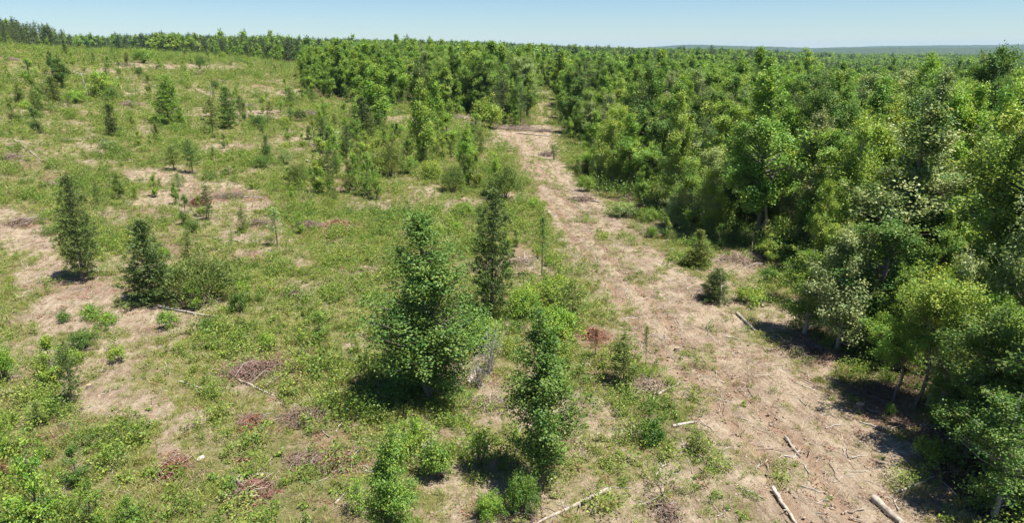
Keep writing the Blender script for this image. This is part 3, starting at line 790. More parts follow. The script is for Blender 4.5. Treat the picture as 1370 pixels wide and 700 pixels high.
# ------------------------------------------------------------------ single trees and shrubs of the field (photo position of foot, top, width)
ITEMS = [
    # foreground
    ('broadleaf_tree', 'sweetgum', 576, 534, 274, 160, 'deep green', 'biggest leafy broad tree standing alone in the field, dark shadow on its left'),
    ('pine_tree', 'pinedense', 655, 425, 248, 66, 'dark olive', 'dark bushy pine right behind the biggest lone leafy tree'),
    ('broadleaf_tree', 'poplar', 722, 652, 402, 102, 'deep green', 'tall narrow leafy tree with a leafy bush at its foot, left of the lower track'),
    ('broadleaf_tree', 'poplar', 522, 742, 562, 74, 'mid green', 'glossy leafy tree cut by the bottom edge below the biggest lone tree'),
    ('shrub', 'bush', 698, 690, 628, 54, 'deep green', 'leafy bush at the foot of the tall narrow leafy tree'),
    ('pine_tree', 'pinedense', 110, 376, 231, 54, 'dark olive', 'slender dark pine with bare lower trunk over its own black shadow'),
    ('cedar_tree', 'cedar2', 205, 405, 292, 70, 'dark olive', 'dark pointed cedar beside the round bushy cedar'),
    ('cedar_tree', 'cedarbush', 270, 402, 330, 92, 'olive', 'wide round bushy cedar right of the dark pointed cedar'),
    ('sapling', 'young', 261, 415, 374, 24, 'bright green', 'small bright leafy sapling in front of the round bushy cedar'),
    ('shrub', 'small', 322, 418, 385, 24, 'deep green', 'little dark shrub a step right of the round bushy cedar'),
    ('shrub', 'small2', 323, 440, 424, 20, 'olive', 'low clump of leaves just below the little dark shrub'),
    ('sapling', 'young2', 58, 705, 586, 66, 'bright green', 'tallest leafy sapling in the bottom left corner'),
    ('sapling', 'young', 14, 742, 636, 76, 'bright green', 'light green leafy sapling at the left edge of the bottom corner'),
    ('sapling', 'young', 128, 712, 640, 36, 'mid green', 'leafy sapling right of the tallest one in the bottom left corner'),
    ('sapling', 'young', 178, 712, 662, 30, 'mid green', 'smallest sapling of the bottom left corner group'),
    ('shrub', 'young2', 4, 620, 536, 36, 'bright green', 'green shrub cut by the left edge above the corner saplings'),
    ('shrub', 'bush', 6, 512, 452, 40, 'bright green', 'green shrub cut by the left edge beside the bare soil strip'),
    ('shrub', 'wispy', 5, 655, 608, 34, 'brown', 'dry brown shrub at the left edge'),
    ('sapling', 'thinpine', 53, 572, 536, 24, 'olive', 'tiny thin sapling with its own dark shadow near the left edge'),
    ('sapling', 'young', 105, 650, 595, 34, 'deep green', 'dark leafy sapling right behind the corner saplings'),
    ('pine_sapling', 'thinpine', 725, 370, 286, 24, 'deep green', 'thin straight pine sapling with a bare stem at the left verge of the track'),
    ('shrub', 'bush', 742, 408, 368, 62, 'yellow green', 'round light green bush below the thin straight pine sapling'),
    ('pine_sapling', 'pinesap', 765, 442, 372, 54, 'olive', 'bushy young pine with dark stem in front of the round light green bush'),
    ('shrub', 'bush', 700, 425, 380, 54, 'bright green', 'bright bush between the dark bushy pine and the young pine with dark stem'),
    ('shrub', 'bush', 745, 455, 405, 70, 'bright green', 'leafy bush behind the crown of the tall narrow leafy tree'),
    ('shrub', 'bush2', 640, 470, 418, 60, 'mid green', 'mid green bush against the right side of the biggest lone tree'),
    ('shrub', 'bush2', 585, 640, 570, 48, 'mid green', 'tall leafy shrub left of the black shadow of the tall narrow tree'),
    ('shrub', 'wispy', 640, 625, 560, 54, 'yellow green', 'wispy yellow green shrub above the black shadow of the tall narrow tree'),
    ('shrub', 'young2', 556, 612, 548, 42, 'bright green', 'light leafy shrub behind the glossy tree at the bottom edge'),
    ('shrub', 'wispy', 482, 690, 630, 44, 'yellow green', 'yellow green shrub left of the glossy tree at the bottom edge'),
    ('shrub', 'bush', 655, 695, 655, 46, 'mid green', 'bush in the black shadow of the tall narrow tree'),
    ('pine_sapling', 'pinesap', 834, 514, 444, 46, 'olive', 'airy young pine beside the left verge of the lower track'),
    ('pine_sapling', 'thinpine', 864, 488, 435, 14, 'olive', 'thinnest pine sapling at the rim of the bare lower track'),
    ('sapling', 'thinpine', 796, 480, 438, 22, 'brown', 'small dead rusty brown sapling on a bare stem'),
    ('shrub', 'lowbush', 870, 594, 554, 48, 'deep green', 'dark green rounded shrub in the grass left of the bare lower track'),
    ('shrub', 'wispy', 935, 606, 570, 34, 'olive', 'olive wispy shrub at the left rim of the lower track'),
    ('cedar_tree', 'cedar2', 936, 358, 306, 36, 'olive', 'olive cedar at the right rim of the track, uphill of the dead pole'),
    ('cedar_tree', 'cedar', 956, 404, 358, 40, 'dark olive', 'greyish cedar behind the pale dead pole'),
    ('sapling', 'young2', 1026, 352, 312, 36, 'yellow green', 'bright yellow green sapling before the dark hollow of the wood'),
    ('shrub', 'lowbush', 1006, 405, 376, 50, 'yellow green', 'low yellow green bush right of the pale dead pole'),
    ('shrub', 'small', 1030, 378, 356, 26, 'deep green', 'small dark shrub below the bright yellow green sapling'),
    ('shrub', 'lowbush', 935, 330, 310, 30, 'bright green', 'light bush behind the olive cedar by the track'),
    ('shrub', 'bush', 868, 296, 276, 34, 'mid green', 'rounded bush at the wood edge above the pale fanned branches'),
    ('shrub', 'bush', 832, 290, 268, 46, 'grey green', 'wide greyish bush at the wood edge left of the fanned branches'),
    ('shrub', 'small', 1252, 560, 540, 30, 'olive', 'small olive shrub at the wood foot above the shaded bank'),
    ('shrub', 'small2', 1238, 612, 578, 36, 'yellow green', 'pale shrub on bare soil next to the shaded bank'),
    ('shrub', 'small', 1190, 556, 538, 14, 'mid green', 'little sprout on the bare soil before the shaded wood'),
    # middle left field
    ('cedar_tree', 'cedar', 226, 166, 98, 40, 'mid green', 'pointed dense conifer standing clear on the slope'),
    ('pine_sapling', 'pinedense', 306, 172, 114, 28, 'deep green', 'narrow dark conifer right of the pale leafless snag on the slope'),
    ('pine_sapling', 'pinesap', 285, 180, 128, 26, 'olive', 'see-through olive pine just left of the narrow dark conifer'),
    ('cedar_tree', 'cedar2', 152, 182, 138, 20, 'dark olive', 'small column shaped cedar on the grassy slope'),
    ('cedar_tree', 'cedar2', 74, 141, 101, 26, 'olive', 'olive brown cedar above a dark slit of bare soil'),
    ('sapling', 'young', 40, 112, 76, 22, 'bright green', 'bright leafy sapling near the left edge of the upper slope'),
    ('broadleaf_tree', 'slender', 86, 118, 70, 24, 'deep green', 'dark slim tree pair, the taller leafy one on the upper slope'),
    ('broadleaf_tree', 'slender', 71, 100, 63, 11, 'deep green', 'very thin dark tree left of the dark slim one on the upper slope'),
    ('sapling', 'young2', 136, 132, 89, 46, 'bright green', 'broad bright leafy clump right of the leaning grey pole'),
    ('shrub', 'bush', 100, 138, 118, 30, 'bright green', 'bright bush between the olive brown cedar and the leaning grey pole'),
    ('shrub', 'bush', 150, 136, 112, 22, 'deep green', 'dark bush at the right side of the broad bright leafy clump'),
    ('pine_sapling', 'pinesap', 233, 228, 192, 28, 'olive', 'left one of two airy pines over a shared dark shadow'),
    ('pine_sapling', 'pinesap', 258, 232, 186, 26, 'deep green', 'right one of two airy pines, with visible dark trunk'),
    ('cedar_tree', 'cedar2', 358, 214, 180, 16, 'deep green', 'small dark pointed cedar in bright green ground cover'),
    ('shrub', 'cedarbush', 398, 250, 214, 26, 'olive', 'olive bushy cedar below the small dark pointed cedar'),
    ('pine_sapling', 'thinpine', 371, 330, 276, 24, 'grey green', 'faint thin sapling left of the rusty brush heap'),
    ('shrub', 'bush', 352, 224, 206, 26, 'deep green', 'dark green shrub at the foot of the small dark pointed cedar'),
    ('shrub', 'bush', 382, 220, 198, 22, 'grey green', 'greyish shrub right of the small dark pointed cedar'),
    ('shrub', 'lowbush', 146, 198, 184, 30, 'grey green', 'low bluish shrub below the column shaped cedar'),
    ('shrub', 'bush', 193, 84, 62, 34, 'mid green', 'wide bush beside the brush heap on the top bank'),
    ('shrub', 'bush', 268, 92, 72, 16, 'deep green', 'dark bush on the top bank between two bare strips'),
    ('shrub', 'bush', 187, 102, 88, 12, 'deep green', 'small dark bush just under the top bare strip'),
    ('pine_sapling', 'pinesap', 389, 143, 116, 16, 'deep green', 'little dark pine before the grassy clearing'),
    ('shrub', 'small', 403, 162, 144, 18, 'dark olive', 'dark dry shrub beside brown brush on the mid slope'),
    ('shrub', 'wispy', 437, 196, 166, 54, 'grey green', 'grey wispy bush in the middle of the clearing'),
    # centre
    ('cedar_tree', 'cedar2', 487, 184, 128, 36, 'dark olive', 'darkest cedar at the front of the middle trees'),
    ('broadleaf_tree', 'slender', 503, 172, 80, 46, 'bright green', 'tall bright slender tree behind the darkest cedar'),
    ('broadleaf_tree', 'slender', 565, 218, 98, 38, 'yellow green', 'tallest narrow yellow green tree ahead of the middle stand'),
    ('broadleaf_tree', 'slender', 583, 194, 92, 28, 'bright green', 'narrow tree right behind the tallest narrow yellow green tree'),
    ('broadleaf_tree', 'poplar', 625, 238, 160, 30, 'bright green', 'pointed leafy tree left of the upper track'),
    ('shrub', 'cedarbush', 523, 236, 186, 44, 'olive', 'olive feathery bush ahead of the tallest narrow tree'),
    ('sapling', 'young', 508, 234, 182, 30, 'yellow green', 'yellow green sapling left of the olive feathery bush'),
    ('sapling', 'young', 482, 222, 188, 26, 'bright green', 'bright sapling below the darkest cedar'),
    ('shrub', 'cedarbush', 607, 257, 216, 34, 'olive', 'olive bush at the foot of the pointed leafy tree'),
    ('shrub', 'cedarbush', 677, 268, 214, 46, 'olive', 'roundish olive bush at the left rim of the upper track'),
    ('shrub', 'bush2', 655, 172, 122, 40, 'yellow green', 'rounded light green small tree at the end of the bare branch line'),
    ('pine_sapling', 'cedar2', 532, 184, 164, 14, 'dark olive', 'tiny dark cedar in the gap between the narrow trees'),
    ('shrub', 'wispy', 741, 214, 186, 14, 'olive', 'slim olive bush on the right rim of the upper track'),
    ('sapling', 'young', 598, 192, 150, 36, 'bright green', 'bright rounded sapling right of the two narrow trees'),
    ('sapling', 'young', 636, 180, 150, 24, 'bright green', 'bright sapling before the bare branch line'),
    ('shrub', 'bush', 575, 240, 212, 34, 'yellow green', 'yellow green bush under the tallest narrow tree'),
    ('shrub', 'bush', 545, 232, 206, 34, 'mid green', 'mid green bush right of the olive feathery bush'),
    ('shrub', 'small', 460, 205, 180, 26, 'mid green', 'small green shrub right of the grey wispy bush'),
    ('shrub', 'bush', 470, 182, 160, 24, 'deep green', 'dark shrub left of the darkest cedar'),
    ('shrub', 'bush', 790, 222, 200, 34, 'bright green', 'bright bush at the wood corner by the upper track'),
    ('shrub', 'bush', 785, 256, 232, 30, 'mid green', 'bush at the wood edge above red soil by the upper track'),
]
placed = []
for (kind, proto, u, vb, vt, w, tint, label) in ITEMS:
    p = P(u, vb)
    h = height_to(p, vt); wd = w / ppm(p)
    cat = {'broadleaf_tree': 'tree', 'pine_tree': 'tree', 'cedar_tree': 'tree', 'pine_sapling': 'sapling'}.get(kind, kind)
    plant(kind, proto, p, h, wd, tint, label, cat, rot=(u * 0.61 + 2.2) % 6.283)
    placed.append((p[0], p[1], wd * .5))

# trees of the wood's near edge whose pale stems show
FRONT = [
    ('broadleaf_tree', 'spreading', 1222, 548, 352, 120, 'yellow green', 'leaning tree with pale bent trunk and flat layered crown at the wood edge'),
    ('broadleaf_tree', 'spreading', 1196, 538, 425, 90, 'bright green', 'low layered tree on the red bank in front of the leaning pale trunk'),
    ('broadleaf_tree', 'edge', 1258, 548, 330, 90, 'grey green', 'tree with straight pale trunk behind the low layered tree'),
    ('broadleaf_tree', 'edge', 1076, 446, 330, 80, 'mid green', 'leafy tree at the wood corner that reaches down to the bare soil'),
    ('broadleaf_tree', 'edge', 1120, 468, 300, 100, 'grey green', 'greyish leafy tree over the dark opening in the wood edge'),
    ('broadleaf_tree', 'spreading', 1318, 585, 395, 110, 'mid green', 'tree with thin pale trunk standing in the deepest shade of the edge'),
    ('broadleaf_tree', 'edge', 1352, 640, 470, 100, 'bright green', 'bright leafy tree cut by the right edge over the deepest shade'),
    ('broadleaf_tree', 'broad', 1292, 612, 400, 130, 'deep green', 'dark full tree added to darken the bank left of the tree cut by the right edge'),  # added tree: its deep green stands for the dark shade on this bank
    ('broadleaf_tree', 'edge', 1330, 690, 520, 120, 'deep green', 'low dark tree added to darken the bottom right corner of the wood'),  # likewise added, low foliage to darken the shaded corner
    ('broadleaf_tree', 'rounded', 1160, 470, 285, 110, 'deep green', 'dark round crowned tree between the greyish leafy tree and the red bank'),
    ('broadleaf_tree', 'edge', 948, 318, 220, 44, 'yellow green', 'slim sunlit tree with rounded top standing out of the dark wood edge'),
    ('broadleaf_tree', 'lobed', 1195, 395, 128, 150, 'cream tipped', 'pale cream tipped blossoming tree in the middle of the wood'),
    ('broadleaf_tree', 'pyramidal', 1216, 262, 68, 66, 'bright green', 'pointed bright tree rising over the wood behind the cream tipped tree'),
    ('broadleaf_tree', 'rounded', 1292, 262, 53, 70, 'deep green', 'highest dark tree of the wood breaking the skyline'),
    ('broadleaf_tree', 'broad', 1340, 290, 76, 90, 'yellow green', 'yellow green tree just right of the highest skyline tree'),
    ('broadleaf_tree', 'rounded', 1372, 282, 58, 60, 'deep green', 'dark skyline tree cut by the right edge'),
    ('broadleaf_tree', 'narrow', 905, 292, 118, 56, 'yellow green', 'yellow green narrow tree in the front of the wood above the fanned branches'),
    ('broadleaf_tree', 'lobed', 1010, 330, 82, 110, 'mid green', 'big full crowned tree above the dark hollow of the wood edge'),
]
for (kind, proto, u, vb, vt, w, tint, label) in FRONT:
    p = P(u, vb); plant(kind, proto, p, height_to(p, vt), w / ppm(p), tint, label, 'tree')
    placed.append((p[0], p[1], w / ppm(p) * .38))
placed_a = np.array(placed)

# ------------------------------------------------------------------ the wood: every tree that shows well is its own, the far mass is one object
eu = np.concatenate([np.linspace(-300, 403, 200), np.linspace(405, 716, 90), np.linspace(746, 1700, 260)])
epts = np.array([P(a, float(v_edge(a)))[:2] for a in eu])


def grid(step, x0, x1, y0, y1, jit=.55):
    X, Y = np.meshgrid(np.arange(x0, x1, step), np.arange(y0, y1, step * .9))
    X = X + (np.arange(X.shape[0]) % 2)[:, None] * step / 2
    return (X + R.uniform(-jit, jit, X.shape) * step).ravel(), (Y + R.uniform(-jit, jit, Y.shape) * step).ravel()


def forest_points(step, r0, r1, x0, x1, y0, y1):
    x, y = grid(step, x0, x1, y0, y1)
    r = np.hypot(x, y); az = np.degrees(np.arctan2(x, y)); z = zt(x, y)
    u, v, D = project(x, y, z)
    k = (r >= r0) & (r < r1) & (np.abs(az) < 50) & (v < v_edge(u)) & (y > 8)
    return x[k], y[k], z[k], u[k], v[k], r[k]


xa, ya, za, ua_, va_, ra = forest_points(3.5, 12, 128, 0, 140, 10, 130)
xb, yb, zb, ub, vb_, rb = forest_points(4.6, 128, 520, -330, 420, 90, 520)
X, Y, Z, U, V, Rd = (np.concatenate(t) for t in ((xa, xb), (ya, yb), (za, zb), (ua_, ub), (va_, vb_), (ra, rb)))
# leave room for the hand set trees, and a small clearing far in the wood
dmin = np.min(np.hypot(X[:, None] - placed_a[None, :, 0], Y[:, None] - placed_a[None, :, 1]) - placed_a[None, :, 2] * .7, axis=1)
cx, cy, _ = P(1086, 128)
gap = (fbm(X / 15, Y / 15, 301, 2) < .36) & (Rd > 75) & (U > 760)
keep = ~gap & (R.uniform(0, 1, len(X)) > .10) & (dmin > 0.6) & (np.hypot((X - cx), (Y - cy) * .35) > 7)
X, Y, Z, U, V, Rd = (t[keep] for t in (X, Y, Z, U, V, Rd))
de = np.array([np.min(np.hypot(epts[:, 0] - a, epts[:, 1] - b)) for a, b in zip(X, Y)])
left = U < 404
mid = (U >= 404) & (U < 745)
n = len(X)
pine_p = np.where(left, np.where(U < 210, .95, .55), np.where(mid, .16, .08)) * (0.35 + 1.3 * (fbm(X / 30, Y / 30, 71, 2)))
is_pine = R.uniform(0, 1, n) < pine_p
Hh = R.uniform(8.0, 14.0, n) * (0.80 + .40 * fbm(X / 16, Y / 16, 72, 2)) * np.where(R.uniform(0, 1, n) < .07, 1.2, 1)
Hh *= np.where(left, np.interp(U, [0, 120, 250, 400], [1.5, 1.35, 1.15, 1.05]), np.where(mid, 1.14, 1.0))
ef = np.where(Rd < 128, .60 + .40 * ss(de / 8), .72 + .28 * ss(de / 10)) * R.uniform(.9, 1.08, n)
Hh = Hh * np.where(left, .8 + .2 * ef, ef)
a_ = (CY - (np.interp(U, [0, 120, 250, 398, 405, 560, 700, 760, 1000, 1150, 1300], [25, 36, 46, 52, 60, 55, 65, 70, 80, 82, 66]) + np.abs(R.normal(0, 1, n)) * np.where(left, 4.5, 13))) / F
Hmax = EYE - Z + Y * (a_ * cp - sp) / (cp + a_ * sp)      # no crown stands higher over the skyline than the wood does
Hh = np.clip(np.minimum(Hh, Hmax), 3.5, None)
Hh = Hh * np.where((np.abs(U - 1195) < 85) & (V > 385), .58, 1)      # the blossoming tree stands clear of its neighbours
size_px = Hh * F / np.maximum(project(X, Y, Z)[2], 5)
infr = (U > -60) & (U < 1440)
# what shows: the front rows everywhere, and the canopy near by
score = size_px * np.where(de < 14, 1.0, 0.75) * infr
order = np.argsort(-score)
single_b = [k for k in order if not is_pine[k] and score[k] > 0][:272]
single_p = [k for k in order if is_pine[k] and score[k] > 0][:120]
solo = np.zeros(n, bool); solo[single_b] = True; solo[single_p] = True

tone = fbm(X / 11, Y / 11, 81, 2) + R.normal(0, .12, n) - .2 * left
names_b = [('narrow', 'narrow'), ('pyramidal', 'pointed'), ('rounded', 'round crowned'), ('broad', 'wide crowned'), ('lobed', 'lumpy crowned'), ('ragged', 'thin ragged')]
counts = {}
labels = []
todo = []
for k in np.where(solo)[0]:
    t = tone[k]
    tint = 'deep green' if t < .36 else 'mid green' if t < .50 else 'bright green' if t < .56 else 'yellow green' if t < .63 else 'grey green'
    if left[k]:
        where = 'in the tree line along the slope top'; grp = 'trees of the line along the slope top'
    elif mid[k]:
        where = 'in the middle stand left of the track end'; grp = 'trees of the middle stand'
    elif V[k] < 190 and U[k] < 800:
        where = 'right of the far track end'; grp = 'trees right of the far track end'
    elif de[k] < 5:
        where = 'in the front row of the big wood'; grp = 'front row trees of the big wood'
    elif Rd[k] < 75:
        where = 'in the near part of the big wood'; grp = 'near trees inside the big wood'
    else:
        where = 'in the far part of the big wood'; grp = 'far trees inside the big wood'
    if is_pine[k]:
        pr = 'pine' if R.uniform() < .6 else 'pine2'; tint = 'deep green' if t > .5 and not left[k] else 'dark olive'
        lab = ('bare stemmed ' if pr == 'pine' else 'full skirted ') + ('green' if tint == 'deep green' else 'dark') + ' pine ' + where
        kind = 'pine_tree'; w = R.uniform(3.6, 5.2) * Hh[k] / 12
    else:
        e = de[k] < 5
        if e and R.uniform() < .38:
            pr, sh = 'edge', 'leafy to the ground'
        else:
            pr, sh = names_b[int(R.choice(6, p=[.22, .22, .14, .14, .14, .14]))]
        w = {'narrow': 3.5, 'pyramidal': 4.4, 'rounded': 4.9, 'broad': 5.4, 'lobed': 5.2, 'edge': 4.4, 'ragged': 4.2}[pr] * R.uniform(.85, 1.15) * (.35 + .65 * Hh[k] / 12) * (1.18 if Rd[k] > 55 else 1.0)
        lab = f'{tint} broadleaf tree, {sh}, {where}' if sh != 'leafy to the ground' else f'{tint} tree leafy to the ground {where}'
        kind = 'broadleaf_tree'
    plant(kind, pr, (X[k], Y[k], Z[k]), Hh[k], w, tint, lab, 'tree', grp)

# the rest of the near wood and everything to the horizon
rest = ~solo
fx, fy, fh = [X[rest]], [Y[rest]], [Hh[rest]]
fp = [is_pine[rest]]; fr = [Rd[rest]]
for (st, r0, r1) in ((6.5, 520, 1000), (9.5, 1000, 2100)):
    x, y, z, u, v, r = forest_points(st, r0, r1, -1400, 1500, 300, 2100)
    fx.append(x); fy.append(y); fr.append(r)
    fh.append(R.uniform(9.5, 14, len(x)) * (0.85 + .3 * fbm(x / 60, y / 60, 73, 2)) * (1.0 if r0 < 900 else 1.05))
    fp.append(R.uniform(0, 1, len(x)) < .2 + .5 * (fbm(x / 120, y / 120, 74, 2) > .5))
fx, fy, fh, fp, fr = (np.concatenate(t) for t in (fx, fy, fh, fp, fr))
nF = len(fx)
near = fr < 300
idx = np.where(fp, np.where(near, 3, 7), np.where(near, R.integers(0, 3, nF), 4 + R.integers(0, 3, nF)))
# young growth in front of the far tree lines
k = (Rd > 90) & (de < 16); nx = int(k.sum()); 
for _ in range(2):
    ox, oy = X[k] + R.normal(0, 3.5, nx), Y[k] - np.abs(R.normal(3, 3.5, nx))
    uo, vo, _d = project(ox, oy, zt(ox, oy)); g_ = ((uo < 400) | (uo > 410)) & ((uo < 700) | (uo > 760)) & (vo < v_edge(uo) + 3.0)
    g_ &= (uo > 400) | (R.uniform(0, 1, nx) < .35)
    m_ = int(g_.sum()); fx = np.append(fx, ox[g_]); fy = np.append(fy, oy[g_]); fr = np.append(fr, np.hypot(ox[g_], oy[g_])); fp = np.append(fp, R.uniform(0, 1, m_) < .2); fh = np.append(fh, R.uniform(2.0, 6.5, m_))
nF = len(fx); near = fr < 300
idx = np.where(fp, np.where(near, 3, 7), np.where(near, R.integers(0, 3, nF), 4 + R.integers(0, 3, nF)))
fh = fh * R.uniform(.68, 1.12, nF) * np.where(R.uniform(0, 1, nF) < .06, 1.2, 1)
sx = fh / 12 * R.uniform(.85, 1.35, nF) * np.where(fr > 1000, 1.7, np.where(fr > 520, 1.25, 1.0))
scatter('distant_forest', 'unbroken forest of broadleaf trees and pines out to the horizon', lay(fx, fy), idx, np.column_stack([sx, sx, fh / 12]), np.column_stack([np.zeros(nF), np.zeros(nF), R.uniform(0, 6.28, nF)]),
        [broadleaf(51, 12, 2.4, .12, roundp, 130, 60, .24, .17, .28, wood=.3, mats=M_far, combined=True),
         broadleaf(52, 12, 2.1, .16, column, 120, 60, .23, .16, .26, wood=.3, mats=M_far, combined=True),
         broadleaf(53, 12, 2.6, .12, pyram, 130, 60, .23, .16, .26, wood=.3, mats=M_far, combined=True),
         conifer(54, 12, 2.0, .25, 4, .42, .10, 5, mats=M_farpine, combined=True, tuft=.38, gap=.7),
         broadleaf(55, 12, 2.8, .16, roundp, 60, 16, .70, .52, .45, wood=0, mats=M_far, combined=True),
         broadleaf(56, 12, 2.2, .12, column, 56, 16, .65, .50, .42, wood=0, mats=M_far, combined=True),
         broadleaf(57, 12, 2.6, .10, pyram, 56, 16, .65, .50, .42, wood=0, mats=M_far, combined=True),
         conifer(58, 12, 2.0, .2, 4, .9, .26, 3, mats=M_farpine, combined=True, tuft=.6, gap=1.0)])
# undergrowth inside the wood edge
k = R.uniform(0, 1, 60000)
x, y, rad = sample(40000, 20, 160, 1.3)
u, v, D = project(x, y, zt(x, y)); ins = (v < v_edge(u)) & (u > 740) & (R.uniform(0, 1, len(x)) < .75)
x, y = x[ins], y[ins]; nU = len(x); s = R.uniform(.6, 1.7, nU)
scatter('undergrowth', 'shady undergrowth of seedlings and shrubs under the wood', lay(x, y), R.integers(0, 2, nU), np.column_stack([s, s, s * R.uniform(.8, 1.6, nU)]), np.column_stack([np.zeros(nU), np.zeros(nU), R.uniform(0, 6.28, nU)]),
        [weed_clump(11, 130, .9, .5, .12, .08, M_under), weed_clump(12, 90, 1.2, .4, .12, .08, M_under)])

# ------------------------------------------------------------------ more field shrubs and saplings that stand scattered
SH = [('shrub', 'small', 1.2, 1.0, 'small leafy shrub'), ('shrub', 'small2', 1.1, 1.2, 'low wide shrub'), ('shrub', 'wispy', 1.5, .9, 'wispy shrub'), ('shrub', 'bush', 1.6, 1.9, 'round bush'),
      ('sapling', 'young', 2.6, 1.2, 'slim leafy sapling'), ('cedar_sapling', 'cedar2', 2.0, .9, 'small cedar'), ('pine_sapling', 'pinesap', 3.0, 1.2, 'young pine')]
x, y, rad = sample(5000, 24, 330, 1.0, 40)
z = zt(x, y); u, v, D = project(x, y, z)
_, _, dm, rm, lm, fm = masks(x, y)
pr = 2.2 * ss((fbm(x / 12, y / 12, 91, 3) - .42) / .25) * (1 - rm) * np.where(rad < 70, .08, np.where(rad < 140, .11, .10))
dd = np.min(np.hypot(x[:, None] - placed_a[None, :, 0], y[:, None] - placed_a[None, :, 1]), axis=1)
ok = (v > v_edge(u) + 2) & (rm < .4) & (R.uniform(0, 1, len(x)) < pr) & (dd > 1.6) & (u > -20) & (u < 1390) & (v < 720)
ids = np.where(ok)[0]
ids = np.concatenate([ids[rad[ids] < 70][:64], ids[rad[ids] >= 70][:140]])
print('shrubs', len(ids))
for k in ids:
    wts = [.15, .14, .14, .10, .30, .07, .10] if rad[k] > 60 else [.30, .26, .24, .02, .13, .01, .04]
    kind, proto, h, w, nm = SH[int(R.choice(7, p=wts))]
    g_ = 1 + .8 * ss((rad[k] - 60) / 120)
    s = R.uniform(.65, 1.15) * g_
    tint = str(R.choice(['mid green', 'bright green', 'yellow green', 'olive', 'deep green'], p=[.28, .27, .2, .1, .15])) if 'cedar' not in kind and 'pine' not in kind else str(R.choice(['olive', 'dark olive']))
    if rad[k] < 45: where = 'in the weeds of the near field'
    elif rad[k] < 75: where = 'on the open ground around the lone trees'
    elif rad[k] < 140: where = 'in the grass of the middle clearing'
    else: where = 'on the far grassy slope below the tree line'
    if u[k] > np.interp(v[k], RV, RR): where = 'on the verge between the track and the wood'
    plant(kind, proto, (x[k], y[k], z[k]), h * s, w * s * R.uniform(.85, 1.2), tint, f'{tint} {nm} {where}', 'shrub' if kind == 'shrub' else 'sapling', f'{nm}s scattered {where}')


# slim young trees that crowd the clearing before the middle stand, and dot the upper slope
SL = [('sapling', 'young', 'slim leafy sapling'), ('sapling', 'young2', 'open leafy sapling'), ('sapling', 'slender', 'tall slim sapling'), ('pine_sapling', 'pinesap', 'airy young pine'), ('shrub', 'wispy', 'wispy shrub')]
zones = [(76, 415, 690, 156, 268, 2.2, 5.2, 'among the narrow trees before the middle stand'), (46, 5, 420, 76, 172, 1.6, 4.2, 'on the upper slope below the tree line'), (34, 130, 500, 172, 285, 1.2, 2.8, 'in the grass around the two airy pines')]
for (cnt, ua0, ua1, v0_, v1_, h0_, h1_, where) in zones:
    made = 0
    while made < cnt:
        u_, v_ = R.uniform(ua0, ua1), R.uniform(v0_, v1_)
        if v_ < v_edge(u_) + 3 or u_ > np.interp(v_, RV, RL) - 6: continue
        p = P(u_, v_)
        if fbm(p[0] / 9, p[1] / 9, 401, 2) < .42 or np.min(np.hypot(placed_a[:, 0] - p[0], placed_a[:, 1] - p[1])) < .9: continue
        made += 1
        kind, proto, nm = SL[int(R.choice(5, p=[.36, .24, .12, .16, .12]))]
        h = R.uniform(h0_, h1_) * (1.15 if proto == 'slender' else .6 if proto == 'wispy' else 1); w = h * {'young': .42, 'young2': .5, 'slender': .3, 'pinesap': .38, 'wispy': .8}[proto] * R.uniform(.85, 1.2)
        tint = str(R.choice(['bright green', 'yellow green', 'mid green', 'olive'], p=[.35, .3, .2, .15])) if 'pine' not in kind else str(R.choice(['olive', 'dark olive', 'deep green']))
        plant(kind, proto, p, h, w, tint, f'{tint} {nm} {where}', 'shrub' if kind == 'shrub' else 'sapling', f'{nm}s {where}')


